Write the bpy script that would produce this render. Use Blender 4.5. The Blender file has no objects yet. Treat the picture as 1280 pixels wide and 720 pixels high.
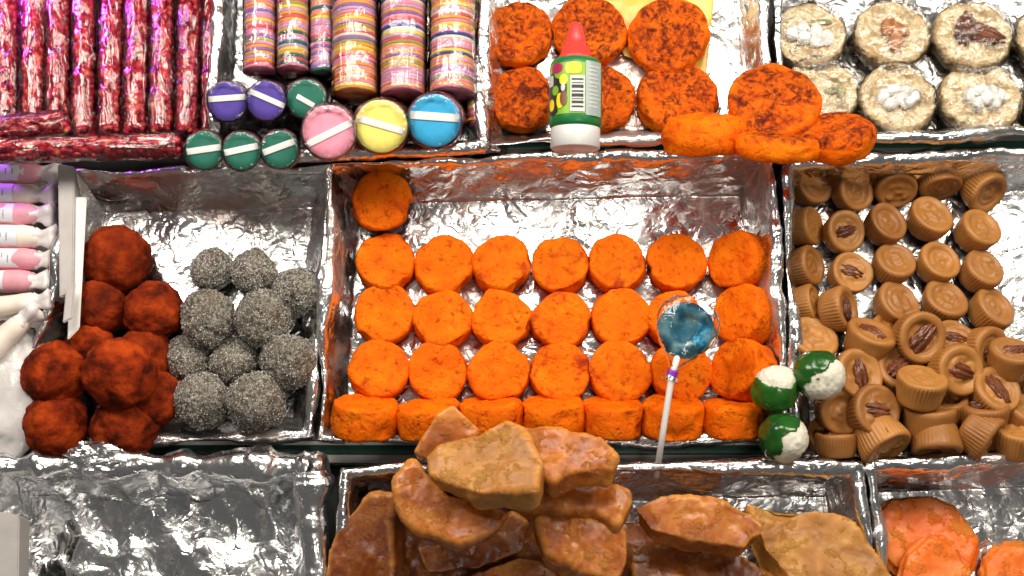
import bpy, bmesh, math, random
import numpy as np
from mathutils import Vector, Matrix

# ------------------------------------------------------------------ camera, world, lamps, exposure
sc = bpy.context.scene
COL = sc.collection
PITCH = math.radians(42.0)      # camera looks down this much
OFFN = math.radians(15.0)       # angle between the trays' normal and the view
NEL = PITCH + OFFN              # elevation of the trays' normal
DIST, FPX = 1.45, 1740.0
cn, sn = math.cos(NEL), math.sin(NEL)
STALL = Matrix(((1, 0, 0, 0), (0, sn, -cn, 0), (0, cn, sn, 0.80), (0, 0, 0, 1)))   # columns: right, up-slope, normal
CAM_S = Vector((0, -DIST * math.sin(OFFN), DIST * math.cos(OFFN)))
FWD = (-CAM_S).normalized()
UPC = Vector((0, math.cos(OFFN), math.sin(OFFN)))
cam_d = bpy.data.cameras.new('camera')
cam = bpy.data.objects.new('camera', cam_d); COL.objects.link(cam)
cam_d.sensor_width = 36.0
cam_d.lens = 36.0 * FPX / 1280.0
cam_d.clip_start, cam_d.clip_end = 0.05, 60
rot = Matrix((Vector((1, 0, 0)), UPC, -FWD)).transposed().to_4x4()
cam.matrix_world = STALL @ Matrix.Translation(CAM_S) @ rot
cam_d.dof.use_dof = True
cam_d.dof.focus_distance = 1.41
cam_d.dof.aperture_fstop = 5.6
sc.camera = cam
sc.cycles.use_denoising = True
sc.cycles.max_bounces = 8
sc.cycles.use_adaptive_sampling = True
sc.cycles.adaptive_threshold = 0.03
sc.cycles.transparent_max_bounces = 24
sc.cycles.sample_clamp_indirect = 6.0
sc.cycles.caustics_reflective = False
sc.cycles.caustics_refractive = False
w = bpy.data.worlds.new('World'); sc.world = w; w.use_nodes = True
w.node_tree.nodes['Background'].inputs[0].default_value = (1.0, 0.97, 0.92, 1)
w.node_tree.nodes['Background'].inputs[1].default_value = 0.10
sc.view_settings.view_transform = 'Standard'
sc.view_settings.look = 'None'
sc.view_settings.exposure = 0.08
sc.view_settings.gamma = 1.0

def lamp(name, loc, target, size, size_y, energy, color):
    d = bpy.data.lights.new(name, 'AREA'); d.shape = 'RECTANGLE'
    d.size, d.size_y, d.energy, d.color = size, size_y, energy, color
    o = bpy.data.objects.new(name, d); COL.objects.link(o)
    loc, target = Vector(loc), Vector(target)
    o.location = loc
    o.rotation_euler = (target - loc).to_track_quat('-Z', 'Y').to_euler()
    return o
# a row of stall lamps hung above the trays, then an added front fill
lamp('stall_and_fill_lamp', (0.78, -0.10, 1.75), (0.50, 0.08, 0.8), 0.46, 0.32, 7.2, (1.0, 0.915, 0.78))
lamp('stall_and_fill_lamp', (0.12, -0.10, 1.78), (0.10, 0.08, 0.8), 0.46, 0.32, 6.4, (1.0, 0.915, 0.79))
lamp('stall_and_fill_lamp', (-0.56, -0.10, 1.77), (-0.40, 0.08, 0.8), 0.46, 0.32, 7.2, (1.0, 0.925, 0.81))
lamp('stall_and_fill_lamp', (0.35, -1.25, 1.72), (0.1, 0.0, 0.8), 0.24, 0.24, 3.4, (1.0, 0.915, 0.79))  # fill light added on the camera side, not part of the hung row
lamp('violet_lamp', (-0.63, 0.215, 1.16), (-0.58, 0.25, 1.03), 0.04, 0.04, 3.0, (0.50, 0.07, 1.0)).data.spread = math.radians(100)

# ------------------------------------------------------------------ helpers
STEP = 0.062
TOP, MID, BOT = STEP, 0.0, -0.020
rng = random.Random(7)

def at(px, py, n):
    """point of the stall's frame (right, up-slope, normal) seen at a photograph pixel on the level n"""
    d = FWD + Vector((1, 0, 0)) * ((px - 640.0) / FPX) + UPC * ((360.0 - py) / FPX)
    t = (n - CAM_S.z) / d.z
    return CAM_S + d * t
def msz(pxs, n=0.0):
    return pxs / FPX * (DIST - n)

def _hash(ix, iy, iz, seed):
    h = (ix * 374761393 + iy * 668265263 + iz * 2147483647 + seed * 144665) & 0xFFFFFFFF
    h = ((h ^ (h >> 13)) * 1274126177) & 0xFFFFFFFF
    h = ((h ^ (h >> 16)) * 2246822519) & 0xFFFFFFFF
    return ((h ^ (h >> 15)) & 0xFFFFFF) / float(0xFFFFFF)
def vn(P, scale, seed=0):
    """smooth value noise in -1..1"""
    Q = P * scale + 1000.37
    I = np.floor(Q).astype(np.int64); F = Q - I; F = F * F * F * (F * (F * 6 - 15) + 10)
    out = 0
    for dx in (0, 1):
        for dy in (0, 1):
            for dz in (0, 1):
                wgt = (F[:, 0] if dx else 1 - F[:, 0]) * (F[:, 1] if dy else 1 - F[:, 1]) * (F[:, 2] if dz else 1 - F[:, 2])
                out = out + wgt * _hash(I[:, 0] + dx, I[:, 1] + dy, I[:, 2] + dz, seed)
    return out * 2 - 1
def fbm(P, scale, oct=3, seed=0):
    a, o = 1.0, 0
    for k in range(oct):
        o = o + a * vn(P, scale * 2 ** k, seed + k * 17); a *= 0.5
    return o
def ridge(P, scale, seed=0):
    return 1 - 2 * np.abs(vn(P, scale, seed))

def vnormals(V, F):
    N = np.zeros_like(V)
    for k in (3, 4):
        Fk = np.array([f for f in F if len(f) == k], dtype=np.int64)
        if len(Fk) == 0: continue
        a, b, c = V[Fk[:, 0]], V[Fk[:, 1]], V[Fk[:, 2]]
        fn = np.cross(b - a, c - a) if k == 3 else np.cross(c - a, V[Fk[:, 3]] - b)
        for j in range(k): np.add.at(N, Fk[:, j], fn)
    return N / np.maximum(np.linalg.norm(N, axis=1, keepdims=True), 1e-12)

def mk(name, V, F, smooth=True):
    m = bpy.data.meshes.new(name)
    m.from_pydata(np.asarray(V, dtype=float).tolist(), [], F if isinstance(F, list) else F.tolist())
    if smooth: m.polygons.foreach_set('use_smooth', np.ones(len(m.polygons), dtype=bool))
    m.update()
    return m

def lathe(profile, segs=40):
    """profile of (r, z); r = 0 ends become poles"""
    V, F, rows = [], [], []
    for r, z in profile:
        if r < 1e-7:
            rows.append([len(V)]); V.append((0, 0, z))
        else:
            rows.append(list(range(len(V), len(V) + segs)))
            V += [(r * math.cos(2 * math.pi * k / segs), r * math.sin(2 * math.pi * k / segs), z) for k in range(segs)]
    for a, b in zip(rows[:-1], rows[1:]):
        for k in range(segs):
            k2 = (k + 1) % segs
            if len(a) == 1 and len(b) == 1: continue
            if len(a) == 1: F.append((a[0], b[k2], b[k]))
            elif len(b) == 1: F.append((a[k], a[k2], b[0]))
            else: F.append((a[k], a[k2], b[k2], b[k]))
    return np.array(V, dtype=float), F

_ico = {}
def ico(n):
    if n not in _ico:
        bm = bmesh.new(); bmesh.ops.create_icosphere(bm, subdivisions=n, radius=1.0)
        V = np.array([v.co[:] for v in bm.verts]); F = [tuple(v.index for v in f.verts) for f in bm.faces]
        bm.free(); _ico[n] = (V, F)
    return _ico[n][0].copy(), _ico[n][1]

def box(sx, sy, sz, bev=0.0):
    bm = bmesh.new(); bmesh.ops.create_cube(bm, size=1.0)
    for v in bm.verts: v.co = Vector((v.co.x * sx, v.co.y * sy, v.co.z * sz))
    if bev > 0: bmesh.ops.bevel(bm, geom=bm.edges[:] , offset=bev, segments=2, affect='EDGES', profile=0.6)
    V = np.array([v.co[:] for v in bm.verts]); F = [tuple(v.index for v in f.verts) for f in bm.faces]
    bm.free(); return V, F

def tubepts(pts, rad, segs=12):
    """round tube along points"""
    V, F = [], []
    pts = [Vector(p) for p in pts]
    for i, p in enumerate(pts):
        d = (pts[min(i + 1, len(pts) - 1)] - pts[max(i - 1, 0)]).normalized()
        a = d.orthogonal().normalized() if abs(d.z) < 0.9 else Vector((1, 0, 0)).cross(d).normalized()
        b = d.cross(a)
        r = rad[i] if hasattr(rad, '__len__') else rad
        for k in range(segs):
            t = 2 * math.pi * k / segs
            V.append((p + (a * math.cos(t) + b * math.sin(t)) * r)[:])
    n = len(pts)
    for i in range(n - 1):
        for k in range(segs):
            k2 = (k + 1) % segs
            F.append((i * segs + k, i * segs + k2, (i + 1) * segs + k2, (i + 1) * segs + k))
    F.append(tuple(range(segs))[::-1]); F.append(tuple(range((n - 1) * segs, n * segs)))
    return np.array(V), F

def orient(axis, spin=0.0):
    z = Vector(axis).normalized()
    x = Vector((1, 0, 0)) if abs(z.x) < 0.9 else Vector((0, 1, 0))
    x = (x - z * x.dot(z)).normalized(); y = z.cross(x)
    m = Matrix((x, y, z)).transposed()
    return (m @ Matrix.Rotation(spin, 3, 'Z')).to_4x4()
def tilt(tau, phi):
    t, p = math.radians(tau), math.radians(phi)
    return Vector((math.sin(t) * math.cos(p), math.sin(t) * math.sin(p), math.cos(t)))

def T(v): return Matrix.Translation(Vector(v))
def tag(o, label, cat, group=None):
    o['label'] = label; o['category'] = cat
    if group: o['group'] = group
    return o
def thing(name, label, cat, local, group=None):
    o = bpy.data.objects.new(name, None); COL.objects.link(o)
    o.empty_display_size = 0.02
    o.matrix_world = STALL @ local
    return tag(o, label, cat, group)
def part(name, mesh, mat, parent, local=None):
    o = bpy.data.objects.new(name, mesh); COL.objects.link(o)
    if mat is not None and len(mesh.materials) == 0: mesh.materials.append(mat)
    o.parent = parent
    if local is not None: o.matrix_basis = local
    return o
def solo(name, mesh, mat, local, label, cat, group=None):
    o = bpy.data.objects.new(name, mesh); COL.objects.link(o)
    if mat is not None and len(mesh.materials) == 0: mesh.materials.append(mat)
    o.matrix_world = STALL @ local
    return tag(o, label, cat, group)
def structure(name, mesh, mat, local=Matrix.Identity(4)):
    o = bpy.data.objects.new(name, mesh); COL.objects.link(o)
    mesh.materials.append(mat); o.matrix_world = STALL @ local; o['kind'] = 'structure'
    return o

# ------------------------------------------------------------------ materials
class NT:
    def __init__(s, name):
        s.m = bpy.data.materials.new(name); s.m.use_nodes = True
        s.t = s.m.node_tree; s.n = s.t.nodes; s.b = s.n['Principled BSDF']; s.out = s.n['Material Output']
        s._co = None
    def new(s, typ, **kw):
        n = s.n.new(typ)
        for k, v in kw.items(): setattr(n, k, v)
        return n
    def lk(s, a, b): s.t.links.new(a, b)
    def co(s):
        """object coordinates, shifted at random from object to object"""
        if s._co is None:
            tc = s.new('ShaderNodeTexCoord'); oi = s.new('ShaderNodeObjectInfo')
            mu = s.new('ShaderNodeMath', operation='MULTIPLY'); s.lk(oi.outputs['Random'], mu.inputs[0]); mu.inputs[1].default_value = 7.3
            ad = s.new('ShaderNodeVectorMath', operation='ADD'); s.lk(tc.outputs['Object'], ad.inputs[0]); s.lk(mu.outputs[0], ad.inputs[1])
            s._co = ad.outputs[0]; s.rand = oi.outputs['Random']; s.objco = tc.outputs['Object']
        return s._co
    def noise(s, scale, detail=3, rough=0.55, dist=0.0):
        n = s.new('ShaderNodeTexNoise'); s.lk(s.co(), n.inputs['Vector'])
        n.inputs['Scale'].default_value = scale; n.inputs['Detail'].default_value = detail
        n.inputs['Roughness'].default_value = rough; n.inputs['Distortion'].default_value = dist
        return n.outputs['Fac']
    def voro(s, scale, feature='F1', out='Distance', rnd=1.0):
        n = s.new('ShaderNodeTexVoronoi', feature=feature); s.lk(s.co(), n.inputs['Vector'])
        n.inputs['Scale'].default_value = scale; n.inputs['Randomness'].default_value = rnd
        return n.outputs[out]
    def ramp(s, fac, stops, interp='LINEAR'):
        r = s.new('ShaderNodeValToRGB'); r.color_ramp.interpolation = interp
        el = r.color_ramp.elements
        while len(el) < len(stops): el.new(0.5)
        for e, (p, c) in zip(el, stops):
            e.position = p; e.color = (c[0], c[1], c[2], 1) if hasattr(c, '__len__') else (c, c, c, 1)
        s.lk(fac, r.inputs[0]); return r.outputs[0]
    def mix(s, fac, a, b, mode='MIX'):
        n = s.new('ShaderNodeMix', data_type='RGBA', blend_type=mode)
        for sock, v in ((n.inputs[0], fac), (n.inputs[6], a), (n.inputs[7], b)):
            if isinstance(v, (int, float)): sock.default_value = v
            elif isinstance(v, tuple): sock.default_value = (v[0], v[1], v[2], 1)
            else: s.lk(v, sock)
        return n.outputs[2]
    def math(s, op, a, b=0.0):
        n = s.new('ShaderNodeMath', operation=op)
        for sock, v in ((n.inputs[0], a), (n.inputs[1], b)):
            if isinstance(v, (int, float)): sock.default_value = v
            else: s.lk(v, sock)
        return n.outputs[0]
    def bump(s, h, strength, dist, prev=None):
        n = s.new('ShaderNodeBump'); n.inputs['Strength'].default_value = strength; n.inputs['Distance'].default_value = dist
        s.lk(h, n.inputs['Height'])
        if prev is not None: s.lk(prev, n.inputs['Normal'])
        return n.outputs[0]
    def set(s, **kw):
        for k, v in kw.items():
            sock = s.b.inputs[k.replace('_', ' ')]
            if isinstance(v, (int, float)): sock.default_value = v
            elif isinstance(v, tuple): sock.default_value = v if len(v) != 3 or sock.type == 'VECTOR' else (v[0], v[1], v[2], 1)
            else: s.lk(v, sock)
        return s

def plain(name, col, rough=0.5, var=0.12, scale=60, bump=0.15, **kw):
    t = NT(name)
    f = t.noise(scale, 4)
    lo = tuple(c * (1 - var) for c in col); hi = tuple(min(1, c * (1 + var)) for c in col)
    t.set(Base_Color=t.ramp(f, [(0.3, lo), (0.7, hi)]), Roughness=rough)
    if bump: t.set(Normal=t.bump(t.noise(scale * 5, 3), bump, 0.001))
    t.set(**kw)
    return t.m

def foil(name, tint=(0.94, 0.94, 0.95), smear=0.0):
    t = NT(name)
    f = t.noise(16, 3)
    col = t.ramp(f, [(0.3, tuple(c * 0.9 for c in tint)), (0.7, tint)])
    rough = t.ramp(t.noise(30, 2), [(0.3, 0.16), (0.75, 0.34)])
    metal = 1.0
    if smear > 0:
        sm = t.ramp(t.noise(9, 4, 0.6, 0.4), [(0.62 - smear * 0.10, 0.0), (0.74 - smear * 0.10, 0.55)])
        col = t.mix(sm, col, (0.36, 0.13, 0.05))
        metal = t.math('SUBTRACT', 1.0, t.math('MULTIPLY', sm, 0.6))
        rough = t.math('ADD', rough, t.math('MULTIPLY', sm, 0.15))
    def crease(sc_, d_): return t.math('ABSOLUTE', t.math('SUBTRACT', t.noise(sc_, 1.5, 0.4, d_), 0.5))
    n1 = t.bump(crease(26, 0.9), 0.7, 0.007)
    n2 = t.bump(crease(72, 0.7), 0.65, 0.0032, n1)
    n3 = t.bump(crease(190, 0.4), 0.4, 0.0010, n2)
    t.set(Base_Color=col, Metallic=metal, Roughness=rough, Normal=n3)
    return t.m

def cello(name, tint=(1, 1, 1), gloss=0.055, scale=60, dist=0.004, rough=0.08, stretch=1.0):
    """clear wrapping film: lets light through, mirrors at its wrinkles"""
    t = NT(name); t.n.remove(t.b)
    tr = t.new('ShaderNodeBsdfTransparent'); tr.inputs[0].default_value = (*tint, 1)
    gl = t.new('ShaderNodeBsdfGlossy'); gl.inputs['Roughness'].default_value = rough
    gl.inputs['Color'].default_value = (1, 1, 1, 1)
    if stretch != 1.0:                                   # creases running along the roll
        mu = t.new('ShaderNodeVectorMath', operation='MULTIPLY'); t.lk(t.co(), mu.inputs[0]); mu.inputs[1].default_value = (1, 1, stretch); t._co = mu.outputs[0]
    nb = t.bump(t.noise(scale, 4, 0.55, 1.5), 1.0, dist)
    nb = t.bump(t.voro(scale * 1.7), 0.6, dist * 0.4, nb)
    t.lk(nb, gl.inputs['Normal'])
    fr = t.new('ShaderNodeFresnel'); fr.inputs['IOR'].default_value = 1.5; t.lk(nb, fr.inputs['Normal'])
    fac = t.math('ADD', fr.outputs[0], gloss - 0.04)
    mx = t.new('ShaderNodeMixShader'); t.lk(fac, mx.inputs[0]); t.lk(tr.outputs[0], mx.inputs[1]); t.lk(gl.outputs[0], mx.inputs[2])
    t.lk(mx.outputs[0], t.out.inputs['Surface'])
    return t.m

def orange_sweet(name, burnt, extra=0.22):
    t = NT(name); c = t.co()
    base = t.ramp(t.noise(38, 4), [(0.25, (0.82, 0.118, 0.001)), (0.55, (0.90, 0.172, 0.002)), (0.8, (0.95, 0.25, 0.004))])
    spk = t.ramp(t.noise(135, 3, 0.6), [(0.56, 0.0), (0.68, 1.0)])
    amt = t.math('MULTIPLY', spk, t.math('ADD', t.math('MULTIPLY', t.noise(30, 1), 0.9), 0.2))
    sep = t.new('ShaderNodeSeparateXYZ'); t.lk(t.objco, sep.inputs[0])
    topf = t.ramp(t.math('MULTIPLY', sep.outputs[2], 45.0), [(0.66, 0.0), (0.84, 1.0)])
    if burnt:
        big = t.ramp(t.noise(34, 5, 0.66, 0.8), [(0.32, 0.0), (0.54, 1.0)])
        fine = t.ramp(t.noise(210, 3, 0.6), [(0.35, 0.25), (0.65, 1.0)])
        rad = t.math('SQRT', t.math('ADD', t.math('POWER', sep.outputs[0], 2.0), t.math('POWER', sep.outputs[1], 2.0)))
        rad = t.math('ADD', t.math('MULTIPLY', rad, 10.0), t.math('MULTIPLY', t.noise(32, 3), 0.5))
        topf = t.math('MULTIPLY', topf, t.ramp(rad, [(0.60, 1.0), (0.76, 0.15)]))
        amt2 = t.math('MULTIPLY', t.math('MULTIPLY', big, fine), topf)
        base = t.mix(t.math('MULTIPLY', topf, 0.35), base, (0.62, 0.075, 0.004))
        col = t.mix(t.math('MULTIPLY', amt2, 0.97), base, (0.115, 0.009, 0.003))
        vein = t.ramp(t.noise(90, 4, 0.65, 0.9), [(0.50, 0.0), (0.62, 1.0)])
        col = t.mix(t.math('MULTIPLY', t.math('MULTIPLY', vein, topf), 0.85), col, (0.07, 0.008, 0.004))
    else:
        big = t.ramp(t.noise(48, 4, 0.6, 0.5), [(0.52, 0.0), (0.74, 1.0)])
        rb = t.math('MULTIPLY', t.math('POWER', t.rand, 3.0), 0.95)
        col = t.mix(amt, base, (0.40, 0.036, 0.002))
        col = t.mix(t.math('MULTIPLY', big, t.math('ADD', rb, extra)), col, (0.42, 0.036, 0.004))
    n1 = t.bump(t.noise(240, 5, 0.7), 0.75, 0.0026)
    n1 = t.bump(t.ramp(t.noise(120, 3), [(0.30, 0.0), (0.46, 1.0)]), 0.5, 0.0016, n1)
    t.set(Base_Color=col, Roughness=0.62, Normal=n1)
    t.set(Subsurface_Weight=0.12, Subsurface_Radius=(0.006, 0.002, 0.001), Subsurface_Scale=1.0)
    t.b.inputs['Specular IOR Level'].default_value = 0.10
    return t.m

def chili_ball():
    t = NT('chili_coating')
    col = t.ramp(t.noise(46, 5, 0.6), [(0.34, (0.060, 0.008, 0.003)), (0.5, (0.26, 0.026, 0.004)), (0.68, (0.50, 0.064, 0.007))])
    col = t.mix(t.ramp(t.noise(420, 2), [(0.58, 0.0), (0.72, 0.6)]), col, (0.05, 0.008, 0.004))
    col = t.mix(t.math('MULTIPLY', t.rand, 0.35), col, (0.12, 0.018, 0.005))
    t.set(Base_Color=col, Roughness=0.9, Normal=t.bump(t.noise(330, 4, 0.7), 0.7, 0.002))
    t.b.inputs['Specular IOR Level'].default_value = 0.10
    return t.m

def sugar_ball():
    t = NT('sugar_coating')
    base = t.ramp(t.noise(40, 4), [(0.3, (0.030, 0.021, 0.012)), (0.7, (0.11, 0.085, 0.055))])
    gr = t.ramp(t.noise(300, 4, 0.65), [(0.44, 0.0), (0.64, 1.0)])
    col = t.mix(gr, base, (0.30, 0.28, 0.24))
    spark = t.ramp(t.voro(600), [(0.18, 1.0), (0.30, 0.0)])
    col = t.mix(t.math('MULTIPLY', spark, 0.3), col, (0.75, 0.74, 0.70))
    col = t.mix(t.math('MULTIPLY', t.ramp(t.noise(30, 3), [(0.55, 0.0), (0.75, 1.0)]), 0.5), col, (0.12, 0.065, 0.020))
    t.set(Base_Color=col, Roughness=0.5, Normal=t.bump(t.noise(430, 4, 0.7), 0.9, 0.002))
    return t.m

def caramel():
    t = NT('caramel')
    col = t.ramp(t.noise(34, 4), [(0.25, (0.36, 0.150, 0.036)), (0.75, (0.52, 0.235, 0.060))])
    col = t.mix(t.math('MULTIPLY', t.rand, 0.75), col, (0.27, 0.105, 0.028))
    n1 = t.bump(t.noise(160, 4), 0.25, 0.0015)
    t.set(Base_Color=col, Roughness=0.40, Normal=n1, Subsurface_Weight=0.06, Subsurface_Radius=(0.006, 0.003, 0.001), Subsurface_Scale=1.0)
    t.b.inputs['Specular IOR Level'].default_value = 0.35
    return t.m

def candied(name, dark, mid, light, rough=0.33, edge=0.0):
    t = NT(name)
    f = t.noise(26, 5, 0.6, 0.5)
    col = t.ramp(f, [(0.28, dark), (0.52, mid), (0.78, light)])
    crust = t.ramp(t.noise(52, 6, 0.7), [(0.54, 0.0), (0.66, 1.0)])
    col = t.mix(t.math('MULTIPLY', crust, 0.55), col, light)
    if edge > 0:                                        # thin broken edges are paler and more amber
        g = t.new('ShaderNodeNewGeometry')
        e = t.ramp(g.outputs['Pointiness'], [(0.505, 0.0), (0.56, 1.0)])
        col = t.mix(t.math('MULTIPLY', e, edge), col, (0.70, 0.30, 0.06))
    n1 = t.bump(t.noise(190, 5, 0.65), 0.35, 0.0016)
    n1 = t.bump(t.math('MULTIPLY', crust, t.noise(300, 4, 0.75)), 1.0, 0.0034, n1)
    rr = t.math('ADD', t.ramp(t.noise(40, 4), [(0.35, rough - 0.12), (0.65, rough + 0.16)]), t.math('MULTIPLY', crust, 0.18))
    t.set(Base_Color=col, Roughness=rr, Normal=n1, Subsurface_Weight=0.4, Subsurface_Radius=(0.016, 0.005, 0.0012), Subsurface_Scale=1.0)
    return t.m

MT = {}
MT['foil'] = foil('aluminium_foil')
MT['foil_smear'] = foil('aluminium_foil_smeared', smear=1.0)
MT['orange'] = orange_sweet('orange_sweet', False)
MT['orange_scorched'] = orange_sweet('orange_sweet_scorched', False, 0.9)
MT['burnt'] = orange_sweet('orange_sweet_toasted', True)
MT['chili'] = chili_ball()
MT['sugar'] = sugar_ball()
MT['caramel'] = caramel()
MT['pecan'] = candied('pecan_skin', (0.045, 0.010, 0.004), (0.13, 0.035, 0.012), (0.26, 0.085, 0.028), 0.30)
MT['chunk'] = candied('candied_fruit', (0.16, 0.030, 0.005), (0.46, 0.128, 0.016), (0.70, 0.320, 0.070), 0.32, 0.8)
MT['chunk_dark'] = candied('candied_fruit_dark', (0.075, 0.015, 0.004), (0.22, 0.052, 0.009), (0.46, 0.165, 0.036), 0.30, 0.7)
MT['chunk_tan'] = candied('candied_fruit_tan', (0.29, 0.105, 0.016), (0.47, 0.200, 0.036), (0.70, 0.380, 0.095), 0.44, 0.8)
MT['slab_orange'] = candied('candied_orange', (0.74, 0.11, 0.008), (0.88, 0.20, 0.012), (0.92, 0.36, 0.06), 0.42)
MT['white_paint'] = plain('white_shelf_paint', (0.86, 0.85, 0.83), 0.45, 0.08)
MT['green_paint'] = plain('green_shelf_paint', (0.012, 0.075, 0.052), 0.4, 0.2)
MT['grey_board'] = plain('grey_board', (0.22, 0.22, 0.22), 0.7)
MT['dark_board'] = plain('dark_board', (0.022, 0.024, 0.024), 0.8)
MT['cello'] = cello('cellophane')
MT['cello_bag'] = cello('cellophane_bag', scale=26, dist=0.0020, gloss=0.03)
MT['cello_oat'] = cello('cellophane_oat', scale=55, dist=0.004, gloss=0.075)
MT['cello_tight'] = cello('cellophane_tight', scale=60, dist=0.003, gloss=0.065, rough=0.07, stretch=0.12)
MT['cello_tube'] = cello('cellophane_tube', tint=(0.98, 0.94, 0.95), scale=70, dist=0.0045, gloss=0.075, rough=0.08, stretch=0.22)
def red_glaze():
    t = NT('red_glaze')
    col = t.ramp(t.noise(120, 2, 0.5), [(0.30, (0.26, 0.008, 0.028)), (0.46, (0.56, 0.022, 0.058)), (0.60, (0.70, 0.045, 0.060)), (0.72, (0.74, 0.26, 0.10))])
    t.set(Base_Color=col, Roughness=0.2, Normal=t.bump(t.noise(300, 3), 0.2, 0.001), Subsurface_Weight=0.15, Subsurface_Radius=(0.005, 0.001, 0.001))
    return t.m
MT['candy_red'] = red_glaze()
MT['white_stick'] = plain('white_stick', (0.82, 0.82, 0.80), 0.5, 0.04)
MT['coconut'] = plain('grated_coconut', (0.78, 0.74, 0.62), 0.7, 0.12, 220, 0.8)
MT['cardboard'] = plain('grey_cardboard', (0.48, 0.45, 0.44), 0.85, 0.08, 40)
MT['card_white'] = plain('white_card', (0.80, 0.78, 0.76), 0.8, 0.05, 40)

# ------------------------------------------------------------------ foil trays
def tray_mesh(corners, h, inset, seed, amp=1.0, step=0.0042, zoff=0.004, hf=None, fold=0.0):
    """corners of the rim (bl, br, tr, tl) in the stall's frame; one continuous pressed foil sheet"""
    bl, br, tr, tl = [np.array((c[0], c[1])) for c in corners]
    Lx = 0.5 * (np.linalg.norm(br - bl) + np.linalg.norm(tr - tl)); Ly = 0.5 * (np.linalg.norm(tl - bl) + np.linalg.norm(tr - br))
    def prof(L):
        k = max(6, int(h / step))
        d = [inset + 0.002, inset * 0.5, 0.002, 0.0, 0.0015, 0.005]; f = [h, h, h, h, h + 0.001, h]; g = [0, h * 0.5, h - 0.006, h - 0.002, 9, 9]
        for i in range(1, k + 1):
            d.append(0.005 + (inset - 0.005) * i / k); f.append(h * (1 - i / k)); g.append(9)
        nfl = max(4, int((L - 2 * inset) / step))
        dd = d + [inset + (L - 2 * inset) * i / nfl for i in range(1, nfl)] + [L - x for x in d[::-1]]
        ff = f + [0] * (nfl - 1) + f[::-1]; gg = g + [9] * (nfl - 1) + g[::-1]
        return np.array(dd) / L, np.array(ff), np.array(gg)
    s, fs, gs = prof(Lx); t, ft, gt = prof(Ly)
    S, Tt = np.meshgrid(s, t)
    Z = np.minimum(np.minimum(np.maximum(fs[None, :], ft[:, None]), gs[None, :]), gt[:, None])
    XY = ((1 - S) * (1 - Tt))[..., None] * bl + (S * (1 - Tt))[..., None] * br + (S * Tt)[..., None] * tr + ((1 - S) * Tt)[..., None] * tl
    V = np.concatenate([XY, Z[..., None]], axis=2).reshape(-1, 3)
    ny, nx = Z.shape
    idx = np.arange(ny * nx).reshape(ny, nx)
    F = np.stack([idx[:-1, :-1], idx[:-1, 1:], idx[1:, 1:], idx[1:, :-1]], axis=-1).reshape(-1, 4)
    if hf is not None: V[:, 2] *= (hf / h + (1 - hf / h) * np.clip(Tt, 0, 1) ** 0.8).reshape(-1)
    c = V.mean(axis=0); V = V - np.array((c[0], c[1], 0))
    N = vnormals(V, F.tolist())
    r = np.random.RandomState(seed)
    P = V + seed * 3.1
    warp = np.stack([fbm(P, 30, 2, seed + 5), fbm(P, 30, 2, seed + 6), fbm(P, 30, 2, seed + 7)], axis=1) * 0.010
    big_ = np.stack([P[:, 0] * .8 + P[:, 1] * .5, P[:, 1] * .35 - P[:, 0] * .2, P[:, 2] * .5], 1)
    hgt = fold * ridge(big_ + warp, 13, seed + 12) + 0.4 * fold * ridge(big_[:, [1, 0, 2]] * 1.7 + warp, 20, seed + 13) + 0.0026 * fbm(P, 11, 2, seed) + 0.0036 * ridge(P + warp, 14, seed + 1) + 0.0013 * ridge(P + warp * 1.5, 38, seed + 2) + 0.0005 * ridge(P + warp, 105, seed + 3) + 0.0001 * r.uniform(-1, 1, len(P))
    top = np.clip((V[:, 2] - (h - 0.006)) / 0.006, 0, 1)
    lift = np.clip(V[:, 2] / 0.02, 0, 1)
    V[:, 0] += lift * 0.0035 * fbm(P, 16, 2, seed + 21); V[:, 1] += lift * 0.0035 * fbm(P, 16, 2, seed + 22)
    V[:, 2] += lift * 0.0035 * fbm(P, 20, 2, seed + 23)
    hgt = hgt + top * 0.0016 * vn(P, 120, seed + 9)
    calm = 0.55 + 0.45 * np.clip(V[:, 2] / 0.012, 0, 1)
    V = V + N * (hgt * amp * calm)[:, None]
    V[:, 2] += zoff + 0.0035
    return mk('foil', V, F), Vector((c[0], c[1], 0))

def tray(pix, level, h, inset, seed, label, mat='foil', amp=1.0, hf=0.026, fold=0.0018):
    cs = [at(px, py, level + hh) for (px, py), hh in zip(pix, (hf, hf, h, h))]           # bl, br, tr, tl
    me, c = tray_mesh(cs, h, inset, seed, amp, hf=hf, fold=fold)
    return solo('foil_tray', me, MT[mat], T((c.x, c.y, level)), label, 'tray', 'foil lined trays on the stall')

def board(name, y0px, y1px, level, thick, mat, x0=-900, x1=2200):
    a, b = at(640, y0px, level), at(640, y1px, level)
    V, F = box(2.4, b.y - a.y, thick, 0.002)
    return structure(name, mk(name, V, F), mat, T((0, 0.5 * (a.y + b.y), level - thick / 2)))

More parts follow.
